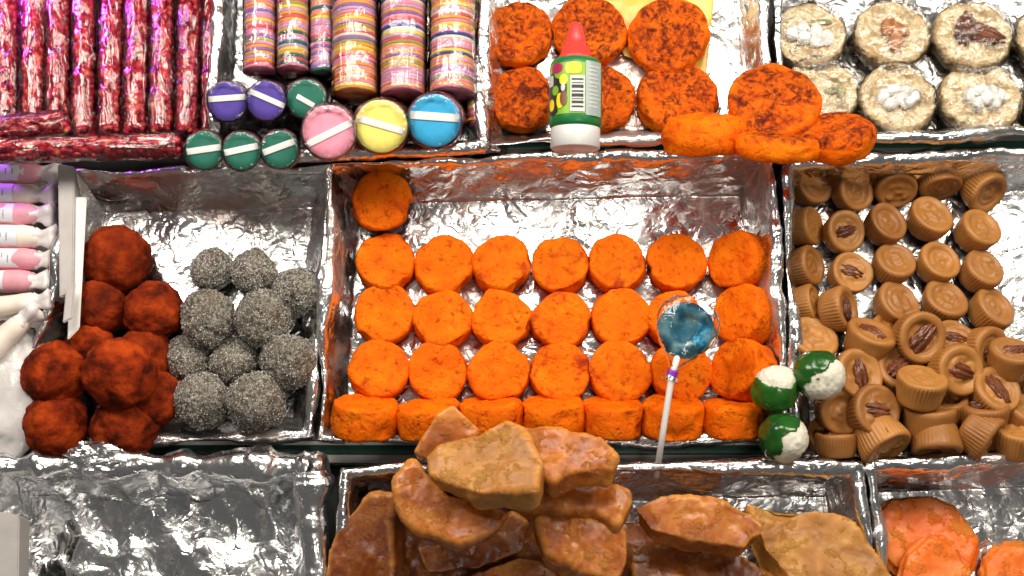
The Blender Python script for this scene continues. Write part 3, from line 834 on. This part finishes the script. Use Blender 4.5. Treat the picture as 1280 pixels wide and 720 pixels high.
for k, (y0, y1) in enumerate([(105, 107), (110, 111), (113, 117), (120, 122), (124, 128), (130, 131), (133, 136), (139, 141)]):
    patch('barcode_bar', 713, 727, y0, y1, 'print_black', .0013, n=4)
patch('text_panel', 730, 749, 82, 150, 'print_grey', .0011)
for k in range(11):
    patch('text_line', 733, 747 - (k * 7 % 4), 88 + k * 5, 89.6 + k * 5, 'print_white', .0014, n=4)

# ------------------------------------------------------------------ rolls of coloured wafers
PAL = {'pink': (0.83, 0.27, 0.40), 'orange': (0.88, 0.36, 0.07), 'yellow': (0.85, 0.62, 0.10), 'violet': (0.30, 0.15, 0.42), 'blue': (0.04, 0.32, 0.58),
       'green': (0.015, 0.15, 0.105), 'purple': (0.085, 0.05, 0.33), 'red': (0.70, 0.10, 0.12), 'cream': (0.85, 0.72, 0.58), 'navy': (0.03, 0.06, 0.28), 'lilac': (0.60, 0.36, 0.58), 'olive': (0.36, 0.33, 0.10), 'lemon': (0.86, 0.74, 0.17), 'rose': (0.86, 0.30, 0.42), 'sky': (0.03, 0.36, 0.66)}
for k, c in PAL.items(): MT['wafer_' + k] = plain('wafer_' + k, c, 0.75, 0.08, 120, 0.25)
def wafer_mesh(r, t, mat, segs=36):
    V, F = lathe([(0, 0), (r * .985, 0), (r, t * .12), (r, t * .88), (r * .985, t), (r * .5, t), (0, t)], segs)
    m = mk('wafer', V, F); m.materials.append(MT[mat]); return m
def roll_wrapper(r, L, seed, segs=40, nz=40, mat='cello_tight', cap=True):
    pr = [(0, -0.002), (r * .6, -0.002), (r, 0)] + [(r, L * k / nz) for k in range(1, nz)] + [(r, L), (r * .6, L + .002), (0, L + .002)]
    if not cap: pr = pr[:-2] + [(r * .93, L + .0012), (r * .80, L + .0013)]
    V, F = lathe(pr, segs)
    N = vnormals(V, F)
    V = V + N * (0.0009 * ridge(V + seed, 60, seed) + 0.0005 * ridge(V, 150, seed + 2))[:, None]
    m = mk('wrapper', V, F); m.materials.append(MT[mat]); return m
cols1 = ['orange', 'pink', 'yellow', 'cream', 'orange', 'violet', 'orange', 'rose', 'yellow', 'red', 'cream', 'orange', 'pink', 'navy', 'yellow', 'lilac', 'orange', 'rose', 'red', 'olive']
def upright_roll(px, y0, y1, rp, level, seed, dark, lab, tpx=5.2):
    a, b = at(px, y1, level), at(px + (0 if px < 560 else 2), y0, level)
    ax = (b - a); L = ax.length
    r = msz(rp, level)
    root = thing('wafer_roll', lab, 'wafers', T(a) @ orient(ax), 'rolls of coloured wafers')
    t = msz(tpx, level); n = int(L / t); rg = random.Random(seed)
    pal = cols1 if not dark else ['violet', 'lilac', 'pink', 'orange', 'rose', 'green', 'lilac', 'yellow', 'orange', 'pink', 'red', 'olive']
    cache = {}
    last = None
    for k in range(n):
        c = rg.choice([q for q in pal if q != last]); last = c
        if c not in cache: cache[c] = wafer_mesh(r, t * 0.93, 'wafer_' + c)
        part('wafer', cache[c], None, root, T((rg.uniform(-.0006, .0006), rg.uniform(-.0006, .0006), k * t)))
    part('wrapper', roll_wrapper(r * 1.045, n * t, seed), None, root)
upright_roll(444, -60, 121, 29.4, TOP + .040, 1, False, 'tall roll of bright coloured wafers, left of the three large upright ones', 4.6)
upright_roll(504, -60, 122, 29.4, TOP + .040, 2, False, 'tall roll of bright coloured wafers, middle of the three large upright ones', 4.6)
upright_roll(565, -60, 120, 29.6, TOP + .040, 3, False, 'tall roll of bright coloured wafers, right of the three large upright ones', 4.6)
upright_roll(600, -60, 160, 17, TOP + .026, 4, False, 'roll of coloured wafers squeezed against the tray of toasted discs', 4.6)
upright_roll(325, -60, 91, 21, TOP + .034, 5, True, 'small dim roll of striped wafers next to the foil edge', 4.6)
upright_roll(366, -60, 90, 20.5, TOP + .034, 6, True, 'small dim roll of striped wafers, second from the foil edge', 4.6)
upright_roll(404, -60, 94, 17, TOP + .030, 7, True, 'small dim roll of striped wafers half hidden behind the large rolls', 4.6)
def lying_roll(px, py, rp, level, col, band, seed, lab, length=0.085, side=(0.35, 0.15), bands=1):
    f = at(px, py, level)
    ax = Vector((0.0, -0.10, 1.0)); ax.x = -0.0
    ax = (CAM_S - f).normalized() + Vector((-side[0] * 0.25, -side[1] * 0.25, 0)); ax.normalize()
    r = msz(rp, level)
    root = thing('wafer_roll', lab, 'wafers', T(f) @ orient(ax), 'rolls of coloured wafers')
    t = 0.0050; rg = random.Random(seed)
    first = wafer_mesh(r, t * .9, 'wafer_' + col, 48)
    part('wafer', first, None, root, T((0, 0, -t)))
    L = min(length, max(0.02, level - TOP - 0.004))
    n = int(L / t)
    for k in range(1, n):
        c = rg.choice([col, 'pink', 'rose', 'cream', 'red'])
        part('wafer', wafer_mesh(r * .99, t * .9, 'wafer_' + c), None, root, T((0, 0, -t * (k + 1))))
    for bnd in band:
        ang, off, w_, l_ = bnd
        V, F = box(l_ * r * 2, w_ * r, 0.0008, 0.0002)
        part('paper_band', mk('paper_band', V, F), MT['card_white'], root, Matrix.Rotation(math.radians(ang), 4, 'Z') @ T((0, off * r, 0.0001)))
    part('wrapper', roll_wrapper(r * 1.06, n * t + .001, seed + 40, 44, 24, 'cello_tight', False), None, root, T((0, 0, -n * t)))
lying_roll(411, 165, 34, TOP + .088, 'rose', [(26, -0.06, 0.26, 0.92)], 1, 'pink wafer roll seen end on with a slanted white band')
lying_roll(476, 158, 34, TOP + .088, 'lemon', [(-16, 0.06, 0.26, 0.9)], 2, 'yellow wafer roll seen end on with a white band')
lying_roll(543, 151, 34, TOP + .088, 'sky', [(-4, 0.16, 0.30, 0.92)], 3, 'bright blue wafer roll seen end on with a white band')
lying_roll(284, 127, 25, TOP + .064, 'purple', [(4, 0.18, 0.30, 0.95)], 4, 'purple wafer roll end at the left, band level')
lying_roll(333, 126, 25, TOP + .064, 'purple', [(-24, 0.12, 0.28, 0.95)], 5, 'purple wafer roll end with a steeply slanted band')
lying_roll(383, 124, 25, TOP + .064, 'green', [(-30, -0.1, 0.26, 0.5)], 6, 'green wafer roll end behind the pink one')
lying_roll(255, 188, 24, TOP + .070, 'green', [(8, 0.05, 0.34, 0.9)], 7, 'leftmost of the three low green wafer rolls beside the red tubes')
lying_roll(302, 189, 24, TOP + .070, 'green', [(12, 0.10, 0.34, 0.9)], 8, 'middle of the three low green wafer rolls')
lying_roll(350, 187, 24, TOP + .070, 'green', [(20, 0.15, 0.34, 0.9)], 9, 'low green wafer roll just left of the pink roll')

# ------------------------------------------------------------------ tubes of red candied nuts
Vi, Fi = ico(2)
def red_tube(p0, p1, rp, level, seed, lab):
    a, b = at(*p0, level), at(*p1, level)
    ax = b - a; L = ax.length; r = msz(rp, level)
    root = thing('red_candy_tube', lab, 'candy', T(a) @ orient(ax), 'clear tubes of red candied nuts')
    rg = np.random.RandomState(seed)
    VV, FF, n = [], [], 0
    zz = 0.003
    while zz < L - 0.002:
        m_ = 6
        for k in range(m_):
            an = 2 * math.pi * (k + rg.uniform(-.3, .3)) / m_ + zz * 300
            rad = r * 0.62 * rg.uniform(0.85, 1.0)
            s = 0.0042 * rg.uniform(0.8, 1.25)
            Q = Vi * np.array((s * rg.uniform(.75, 1.1), s * rg.uniform(.75, 1.1), s * rg.uniform(.9, 1.4)))
            Q = Q * (1 + 0.10 * vn(Vi * 1.0 + rg.uniform(0, 50), 1.6, seed))[:, None]
            VV.append(Q + np.array((rad * math.cos(an), rad * math.sin(an), zz + rg.uniform(-.0015, .0015))))
            FF += [tuple(i + n for i in f) for f in Fi]; n += len(Vi)
        zz += 0.0068
    o = part('candied_nuts', mk('nuts', np.concatenate(VV), FF), MT['candy_red'], root); o['kind'] = 'stuff'
    pr = [(0, -.001), (r * .55, -.001), (r * .95, .003)] + [(r, 0.004 + (L - .008) * k / 50) for k in range(51)] + [(r * .95, L - .003), (r * .5, L), (0, L)]
    V, F = lathe(pr, 36); N = vnormals(V, F)
    V = V + N * (0.0012 * ridge(V + seed, 50, seed) + 0.0004 * ridge(V, 130, seed + 1))[:, None]
    part('film', mk('film', V, F), MT['cello_tube'], root)
names = ['leftmost, in the violet light', 'second from the left', 'third from the left', 'fourth from the left', 'fifth from the left', 'sixth from the left', 'seventh from the left', 'eighth from the left', 'rightmost, beside the foil edge']
for i in range(9):
    x = 6 + i * 32.4
    red_tube((x + 1, 168), (x + 4 + rng.uniform(-2, 2), -60), 16.6 + rng.uniform(-.5, .4), TOP + .016, 300 + i, 'upright clear tube of red candied nuts, ' + names[i])
red_tube((-70, 172), (84, 152), 17, TOP + .046, 320, 'short red candy tube lying slanted at the left edge')
red_tube((-60, 190), (226, 182), 17, TOP + .052, 321, 'long red candy tube lying across the foot of the upright ones')

# ------------------------------------------------------------------ oat cakes
def oat_mat():
    t = NT('oat_cake')
    col = t.ramp(t.voro(230, 'F1', 'Color'), [(0.2, (0.56, 0.38, 0.18)), (0.55, (0.76, 0.58, 0.34)), (0.9, (0.86, 0.74, 0.52))])
    col = t.mix(t.ramp(t.noise(40, 4), [(0.4, 0.0), (0.75, 0.5)]), col, (0.42, 0.26, 0.11))
    n1 = t.bump(t.voro(230), 0.8, 0.003)
    t.set(Base_Color=col, Roughness=0.6, Normal=t.bump(t.noise(140, 4), 0.5, 0.002, n1))
    return t.m
MT['oat'] = oat_mat()
MT['peanut'] = plain('sugared_peanut', (0.80, 0.79, 0.76), 0.4, 0.05, 150, 0.3)
MT['almond'] = plain('almond_skin', (0.46, 0.17, 0.045), 0.45, 0.2, 150, 0.4)
MT['seed'] = plain('pumpkin_seed', (0.30, 0.27, 0.10), 0.5, 0.2)
def nut_mesh(kind, seed):
    V, F = ico(3)
    V = V * (1 + 0.06 * fbm(V + seed, 2.5, 2, seed))[:, None]
    if kind == 'peanut': S = (0.0088, 0.0066, 0.0062)
    elif kind == 'almond': S = (0.0135, 0.0078, 0.0045); V[:, 1] *= 1 - 0.4 * V[:, 0] * (V[:, 0] > 0)
    else: S = (0.007, 0.004, 0.002)
    return mk(kind, V * np.array(S), F)
def oat(px, py, rp, seed, tops, lab, ta=6, ph=90):
    lv = TOP + .030
    r = msz(rp, lv)
    t_ = 0.018
    V, F = lathe([(0, 0)] + [(r * .95 * k / 4, 0) for k in range(1, 5)] + [(r, .004), (r * 1.01, .009), (r * .985, .014), (r * .94, .017)] + [(r * .94 * (1 - k / 14), t_) for k in range(1, 14)] + [(0, t_)], 64)
    N = vnormals(V, F)
    V = V + N * (0.0022 * fbm(V + seed, 90, 3, seed) + 0.0012 * fbm(V + seed, 24, 2, seed))[:, None]
    root = thing('oat_cake', lab, 'sweet', T(at(px, py, lv)) @ orient(tilt(ta, ph)), 'oat cakes wrapped in clear film')
    part('cake', mk('cake', V, F), MT['oat'], root, T((0, 0, -t_)))
    for k, (kind, dx, dy, an) in enumerate(tops):
        if kind == 'pecan': part('pecan', PECANS[k % 4], None, root, T((msz(dx, lv), msz(dy, lv), .0035)) @ Matrix.Rotation(math.radians(an), 4, 'Z') @ Matrix.Scale(1.75, 4))
        else: part(kind, nut_mesh(kind, seed + k), MT[kind], root, T((msz(dx, lv), msz(dy, lv), .003 if kind != 'seed' else .0014)) @ Matrix.Rotation(math.radians(an), 4, 'Z'))
    # film drawn over the cake
    nr, ns = 16, 64
    pr = [(0, .0065)] + [(r * 1.08 * (k / nr), .0065 - .001 * (k / nr) - (0.022 * max(0, (k / nr - .86) / .14) ** 1.6)) for k in range(1, nr + 1)]
    V, F = lathe(pr[::-1], ns)
    V2 = V.copy(); V2[:, 0] *= 0.45
    V[:, 2] += 0.0022 * ridge(V2 + seed, 70, seed) + 0.0010 * ridge(V2[:, [1, 0, 2]] + seed, 170, seed + 2) + (0.002 if tops else 0)
    part('film', mk('film', V, F), MT['cello_oat'], root)
WH = [('peanut', -24, -2, 80), ('peanut', -9, 5, 100), ('peanut', -8, -9, 20), ('peanut', 8, 0, 60), ('peanut', 9, -14, 10), ('peanut', 22, -9, 95)]
W2 = [('peanut', -20, 0, 60), ('peanut', -6, 8, 10), ('peanut', -10, -11, 30), ('peanut', 10, 6, 90), ('peanut', 12, -9, 40), ('peanut', 2, -4, 0), ('peanut', 20, 0, 70)]
oat(1012, 42, 49, 1, WH + [('seed', 8, 15, 20), ('seed', 22, 17, -10)], 'beige oat cake topped with white sugared nuts, first of the upper row')
oat(1116, 40, 51, 2, [('almond', -6, 8, 70), ('almond', 6, 2, -30), ('almond', 2, -14, 75)], 'beige oat cake topped with brown almonds, middle of the upper row')
oat(1216, 42, 53, 3, [('pecan', -10, 6, 75), ('pecan', 14, -4, -20)], 'beige oat cake topped with two dark pecans in the upper row')
oat(1318, 44, 50, 7, [], 'beige oat cake just entering at the upper right edge')
oat(1028, 112, 49, 4, [('seed', 18, 2, 30), ('seed', 24, -6, 60), ('seed', 10, -4, 0)], 'beige oat cake half hidden by the propped toasted disc')
oat(1122, 122, 51, 5, W2, 'beige oat cake with white nuts in the lower row, next to the toasted discs')
oat(1226, 122, 54, 6, [(k, dx + 4, dy, an + 30) for k, dx, dy, an in W2], 'beige oat cake with white nuts at the right end of the lower row')
oat(1330, 124, 52, 8, [], 'beige oat cake at the right edge of the lower row')

# yellow sheet under the toasted discs
def sheet(name, pix, level, mat, seed, label, cat, amp=0.004, n=26, fr=24):
    cs = [at(px, py, level) for px, py in pix]
    V, F = [], []
    for j in range(n + 1):
        for i in range(n + 1):
            u, v = i / n, j / n
            p = cs[0] * ((1 - u) * (1 - v)) + cs[1] * (u * (1 - v)) + cs[2] * (u * v) + cs[3] * ((1 - u) * v)
            V.append(p[:])
    for j in range(n):
        for i in range(n):
            q = j * (n + 1) + i
            F.append((q, q + 1, q + n + 2, q + n + 1))
    V = np.array(V); c = V.mean(axis=0); V = V - c
    V[:, 2] += amp * (fbm(V + seed, fr, 2, seed) + 0.8 * ridge(V + seed, fr * 2, seed + 1))
    o = solo(name, mk(name, V, F), MT[mat], T(c), label, cat)
    md = o.modifiers.new('thick', 'SOLIDIFY'); md.thickness = 0.0006
    return o
MT['yellow_paper'] = plain('yellow_paper', (0.70, 0.44, 0.07), 0.35, 0.15, 30)
sheet('yellow_paper', [(780, 70), (882, 104), (894, -20), (740, -20)], TOP + .012, 'yellow_paper', 3, 'crinkled yellow paper under the large toasted discs', 'paper')

# ------------------------------------------------------------------ candied chunks
def chunk_mesh(outline, lv0, thick, back, seed, tiltn=(0, 0), voxel=0.0018, rough=1.0, bevel=0.0010):
    """a block whose seen face has this outline; 'back' shifts its far face (right, up-slope)"""
    cx = sum(p[0] for p in outline) / len(outline); cy = sum(p[1] for p in outline) / len(outline)
    front = []
    for px, py in outline:
        lv = lv0 + msz((px - cx) * tiltn[0] + (cy - py) * tiltn[1])
        front.append(at(px, py, lv))
    bm = bmesh.new()
    c0 = sum(front, Vector()) / len(front)
    vf = [bm.verts.new(p - c0) for p in front]
    vb = [bm.verts.new((p - c0) * 0.90 + Vector((back[0], back[1], -thick))) for p in front]
    n = len(vf)
    bm.faces.new(vf[::-1]); bm.faces.new(vb)
    for i in range(n): bm.faces.new((vf[i], vf[(i + 1) % n], vb[(i + 1) % n], vb[i]))
    bmesh.ops.recalc_face_normals(bm, faces=bm.faces[:])
    bmesh.ops.bevel(bm, geom=bm.edges[:], offset=bevel, segments=2, affect='EDGES', clamp_overlap=True)
    m = bpy.data.meshes.new('tmp'); bm.to_mesh(m); bm.free()
    o = bpy.data.objects.new('tmp', m); COL.objects.link(o)
    md = o.modifiers.new('r', 'REMESH'); md.mode = 'VOXEL'; md.voxel_size = voxel
    md = o.modifiers.new('s', 'SMOOTH'); md.factor = 0.5; md.iterations = 2
    dg = bpy.context.evaluated_depsgraph_get(); ev = o.evaluated_get(dg); em = ev.to_mesh()
    V = np.array([v.co[:] for v in em.vertices]); F = [tuple(p.vertices) for p in em.polygons]
    ev.to_mesh_clear(); bpy.data.objects.remove(o); bpy.data.meshes.remove(m)
    N = vnormals(V, F); P = V + seed * 1.7
    V = V + N * (rough * (0.0055 * fbm(P, 14, 2, seed) + 0.0018 * fbm(P, 48, 2, seed + 6) + 0.0016 * ridge(P, 26, seed + 1) + 0.0005 * ridge(P, 70, seed + 5) + 0.0016 * np.maximum(0, fbm(P, 30, 2, seed + 9)) * fbm(P, 130, 3, seed + 4) + 0.0004 * fbm(P, 150, 3, seed + 2)))[:, None]
    return mk('chunk', V, F), c0
B = -0.046
chunks = [
    ([(515, 566), (545, 518), (566, 504), (600, 534), (596, 560), (560, 584)], B + 0.160, .035, (0, -.004), (0, .1), 'chunk', 'pinkish brown candied chunk at the peak of the pile, leaning back'),
    ([(529, 571), (560, 548), (598, 543), (634, 526), (652, 536), (676, 578), (670, 612), (632, 612), (600, 616), (560, 604), (538, 592)], B + 0.190, .026, (.004, -.014), (.1, -.30), 'chunk_tan', 'golden tan candied chunk on top, broadest and brightest of the pile'),
    ([(655, 532), (700, 536), (752, 548), (770, 570), (764, 584), (712, 590), (690, 602), (670, 580)], B + 0.170, .020, (0, -.014), (0, -.3), 'chunk', 'amber candied chunk pointing right beside the orange discs'),
    ([(494, 600), (514, 574), (532, 592), (560, 622), (640, 640), (618, 664), (575, 678), (520, 660), (500, 634)], B + 0.158, .030, (0, -.010), (0, -.1), 'chunk', 'curved reddish candied slice wrapped under the golden chunk'),
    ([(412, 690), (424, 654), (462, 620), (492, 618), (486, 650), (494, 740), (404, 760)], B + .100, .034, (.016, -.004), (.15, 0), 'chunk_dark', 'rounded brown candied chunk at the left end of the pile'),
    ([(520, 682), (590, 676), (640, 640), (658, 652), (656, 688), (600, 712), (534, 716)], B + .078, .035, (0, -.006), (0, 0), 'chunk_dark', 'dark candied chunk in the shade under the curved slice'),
    ([(642, 628), (690, 604), (728, 598), (786, 612), (790, 628), (772, 654), (742, 634), (690, 634)], B + .135, .026, (0, -.014), (0, -.2), 'chunk', 'flat amber candied chunk in the middle with a wet highlight'),
    ([(674, 648), (706, 642), (782, 664), (784, 706), (772, 722), (720, 712), (684, 690)], B + .128, .040, (0, -.012), (0, -.1), 'chunk', 'blocky reddish candied chunk in the front middle'),
    ([(584, 716), (650, 694), (712, 716), (740, 760), (560, 760)], B + .088, .030, (0, -.012), (0, -.2), 'chunk', 'candied chunk cut by the lower edge of the photo'),
    ([(790, 634), (826, 620), (890, 622), (940, 642), (956, 660), (930, 684), (870, 676), (812, 662)], B + .125, .030, (0, -.012), (0, -.1), 'chunk', 'long orange brown candied chunk right of the middle'),
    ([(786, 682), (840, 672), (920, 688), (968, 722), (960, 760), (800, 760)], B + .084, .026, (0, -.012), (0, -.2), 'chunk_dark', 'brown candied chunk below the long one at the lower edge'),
    ([(934, 630), (1040, 640), (1066, 654), (1136, 752), (1020, 756), (958, 690)], B + .096, .034, (-.012, -.016), (-.1, -.15), 'chunk_tan', 'large smooth tan candied slab at the right of the pile'),
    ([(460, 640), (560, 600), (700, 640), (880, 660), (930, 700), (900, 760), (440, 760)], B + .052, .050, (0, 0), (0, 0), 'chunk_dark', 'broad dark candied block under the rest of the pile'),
]
for i, (ol, lv, th, bk, tn, m, lab) in enumerate(chunks):
    me, c0 = chunk_mesh(ol, lv, th * (0.8 if i < 12 else 1), bk, 400 + i, tn)
    solo('candied_chunk', me, MT[m], T(c0), lab, 'sweet', 'brown candied chunks')
slabs = [
    ([(1084, 640), (1110, 616), (1160, 610), (1205, 630), (1230, 676), (1215, 720), (1130, 730), (1090, 690)], B + .050, .022, (0, -.006), (0, -.1), 'wide glazed orange slab at the back of the lower right tray'),
    ([(1128, 690), (1160, 664), (1200, 674), (1226, 720), (1200, 750), (1110, 750)], B + .074, .022, (0, -.006), (0, -.1), 'glazed orange slab in front of the wide one'),
    ([(1226, 700), (1250, 676), (1300, 676), (1310, 750), (1230, 750)], B + .062, .024, (0, -.006), (0, -.1), 'glazed orange slab at the lower right corner'),
]
for i, (ol, lv, th, bk, tn, lab) in enumerate(slabs):
    me, c0 = chunk_mesh(ol, lv, th, bk, 430 + i, tn, rough=0.7, bevel=.006)
    solo('candied_slab', me, MT['slab_orange'], T(c0), lab, 'sweet', 'glazed orange slabs')

# ------------------------------------------------------------------ wrapped rolls in the box on the left
MT['pink_candy'] = plain('pink_candy', (0.80, 0.36, 0.44), 0.5, 0.15, 50)
MT['cream_candy'] = plain('cream_candy', (0.82, 0.74, 0.65), 0.5, 0.12, 50)
MT['film_white'] = plain('white_twist_film', (0.78, 0.74, 0.74), 0.25, 0.12, 60, 0.5)
MT['label_ink'] = plain('label_ink', (0.30, 0.30, 0.42), 0.6, 0.2)
MT['label_paper'] = plain('label_paper', (0.78, 0.78, 0.84), 0.5, 0.04)
MT['bag_plastic'] = plain('white_bag_plastic', (0.66, 0.64, 0.64), 0.25, 0.10, 40, 0.5)
def wrapped(p0, p1, rp, level, col, lab_px, seed, lab):
    a, b = at(*p0, level), at(*p1, level)
    ax = b - a; L = ax.length; r = msz(rp, level)
    root = thing('wrapped_candy', lab, 'candy', T(a) @ orient(ax), 'wrapped candy rolls in the box')
    pr = [(0, 0), (r * .7, 0), (r, .004)] + [(r * (1 + .02 * math.sin(k)), .004 + (L * .86 - .008) * k / 14) for k in range(1, 14)] + [(r * .92, L * .87), (r * .72, L * .93), (r * .42, L * .98), (0, L)]
    V, F = lathe(pr, 32); N = vnormals(V, F)
    V = V + N * (0.0010 * fbm(V + seed, 60, 2, seed))[:, None]
    part('candy', mk('candy', V, F), MT[col], root)
    # twisted end of the film
    pr = [(r * .80, L * .90), (r * .62, L * .96), (r * .70, L * 1.0), (r * .98, L * 1.06), (r * 1.12, L * 1.12), (r * .7, L * 1.15), (0, L * 1.14)]
    V, F = lathe(pr, 32); an = np.arctan2(V[:, 1], V[:, 0])
    V[:, :2] *= (1 + 0.16 * np.sin(an * 4 + V[:, 2] * 160 + seed) + 0.14 * vn(V, 150, seed))[:, None]; V[:, 2] += 0.0012 * vn(V, 200, seed)
    part('twisted_end', mk('twisted_end', V, F), MT['film_white'], root)
    if lab_px:
        # paper label bent over the front of the roll
        t0, t1 = lab_px[0] * L, lab_px[1] * L
        V, F = [], []
        R_ = orient(ax).to_3x3(); toward = R_.transposed() @ Vector((0, -.12, 1)); a0 = math.atan2(toward.y, toward.x)
        for j in range(9):
            for i in range(13):
                aa = a0 - .95 + 1.9 * i / 12; V.append((r * 1.035 * math.cos(aa), r * 1.035 * math.sin(aa), t0 + (t1 - t0) * j / 8))
        for j in range(8):
            for i in range(12):
                q = j * 13 + i; F.append((q, q + 1, q + 14, q + 13))
        lo = part('paper_label', mk('paper_label', V, F), MT['label_paper'], root)
        rg = random.Random(seed)
        for k in range(4):
            z0 = t0 + (t1 - t0) * (0.52 + 0.10 * k); a_ = a0 + rg.uniform(-.5, -.1); b_ = a_ + rg.uniform(.35, .8)
            V = [(r * 1.05 * math.cos(q), r * 1.05 * math.sin(q), z) for z in (z0, z0 + .0012) for q in (a_, (a_ + b_) / 2, b_)]
            part('print_mark', mk('print_mark', V, [(0, 1, 4, 3), (1, 2, 5, 4)]), MT['label_ink'], lo)
wr = [((-60, 214), (58, 217), 14, 'pink_candy', (0.1, .80), 'pink roll with a pale label, topmost in the box'),
      ((-60, 242), (54, 243), 14, 'cream_candy', (0.1, .70), 'cream roll, second from the top in the box'),
      ((-60, 266), (52, 268), 14, 'pink_candy', (0.1, .72), 'pink roll with a label, third from the top'),
      ((-60, 294), (56, 297), 15, 'cream_candy', (0.1, .74), 'cream roll with a square label, fourth from the top'),
      ((-60, 322), (58, 325), 14, 'pink_candy', (0.1, .74), 'pink roll with a label, fifth from the top'),
      ((-60, 350), (50, 352), 14, 'pink_candy', (0.1, .62), 'pink roll, lowest of the level ones'),
      ((-40, 388), (52, 376), 13, 'cream_candy', None, 'cream roll with a crumpled twist below the pink ones'),
      ((-50, 478), (34, 396), 14, 'cream_candy', None, 'cream roll lying slanted in the lower corner of the box')]
for i, (p0, p1, rp, c, lp, lab) in enumerate(wr):
    wrapped(p0, p1, rp, MID + .052 + (0.012 if i >= 6 else 0), c, lp, 500 + i, 'wrapped ' + lab)
def slab(name, pix, level, thick, mat, label, cat, parent=None):
    cs = [at(px, py, level) for px, py in pix]
    c = sum(cs, Vector()) / len(cs)
    bm = bmesh.new()
    f = [bm.verts.new(p - c) for p in cs]; b = [bm.verts.new(p - c - Vector((0, 0, thick))) for p in cs]
    n = len(f); bm.faces.new(f); bm.faces.new(b[::-1])
    for i in range(n): bm.faces.new((f[i], b[i], b[(i + 1) % n], f[(i + 1) % n]))
    bmesh.ops.recalc_face_normals(bm, faces=bm.faces[:])
    bmesh.ops.bevel(bm, geom=bm.edges[:], offset=0.0012, segments=2, affect='EDGES')
    V = np.array([v.co[:] for v in bm.verts]); F = [tuple(v.index for v in g.verts) for g in bm.faces]; bm.free()
    if parent is not None: return part(name, mk(name, V, F, False), MT[mat], parent, T(c))
    return solo(name, mk(name, V, F, False), MT[mat], T(c), label, cat)
bxr = thing('candy_box', 'grey cardboard box side beside the wrapped candy rolls', 'box', Matrix.Identity(4))
slab('side_panel', [(74, 372), (91, 366), (93, 208), (72, 204)], MID + .082, .066, 'cardboard', '', '', bxr)
slab('bottom_panel', [(-80, 570), (60, 560), (76, 206), (-60, 206)], MID + .020, .004, 'cardboard', '', '', bxr)
slab('flap', [(78, 404), (90, 398), (94, 352), (82, 362)], MID + .090, .003, 'cardboard', '', '', bxr)
slab('white_card', [(84, 425), (99, 410), (108, 246), (90, 246)], MID + .076, .003, 'card_white', 'white card strip standing between the box and the chili balls', 'card')
# bag below the rolls and the box in the corner
V, F = ico(5)
P = V + 3.0
V = V * np.array((.055, .075, .022)) * (1 + 0.08 * fbm(P, 2, 2, 5) + 0.06 * ridge(P, 4, 6) + 0.03 * ridge(P, 9, 8))[:, None]
solo('plastic_bag', mk('plastic_bag', V, F), MT['bag_plastic'], T(at(-8, 500, MID + .040)) @ Matrix.Rotation(-0.25, 4, 'Z'), 'crumpled pale plastic bag at the left edge below the rolls', 'bag')
slab('paper_box', [(-60, 800), (22, 800), (24, 646), (10, 640), (-60, 640)], BOT + .09, .03, 'cardboard', 'pale grey paper box in the lower left corner of the photo', 'box')

# crumpled scrap of foil on the rim of the empty tray
V, F = ico(4); P = V + 9.0
V = V * np.array((.026, .014, .012)) * (1 + 0.25 * ridge(P, 2.2, 3) + 0.18 * ridge(P, 5, 4))[:, None]
solo('foil_scrap', mk('foil_scrap', V, F, False), MT['foil'], T(at(122, 573, BOT + .084)), 'crumpled ball of foil on the rim of the empty tray', 'foil')

# orange crumbs on the shelf edge and foil
rg = np.random.RandomState(5); Vc, Fc = ico(1); VV, FF, n = [], [], 0
for k in range(70):
    if k < 40: p = at(rg.uniform(420, 960), rg.uniform(549, 556), MID + .012)
    else: p = at(rg.uniform(430, 930), rg.uniform(280, 500), MID + .0125)
    s = rg.uniform(.0006, .0017)
    VV.append(Vc * s * rg.uniform(.6, 1.2, 3) + np.array(p[:])); FF += [tuple(i + n for i in f) for f in Fc]; n += len(Vc)
o = bpy.data.objects.new('crumbs', mk('crumbs', np.concatenate(VV), FF)); COL.objects.link(o); o.data.materials.append(MT['orange'])
o.matrix_world = STALL; o['kind'] = 'stuff'; tag(o, 'orange crumbs scattered on the foil and shelf edge', 'crumbs')
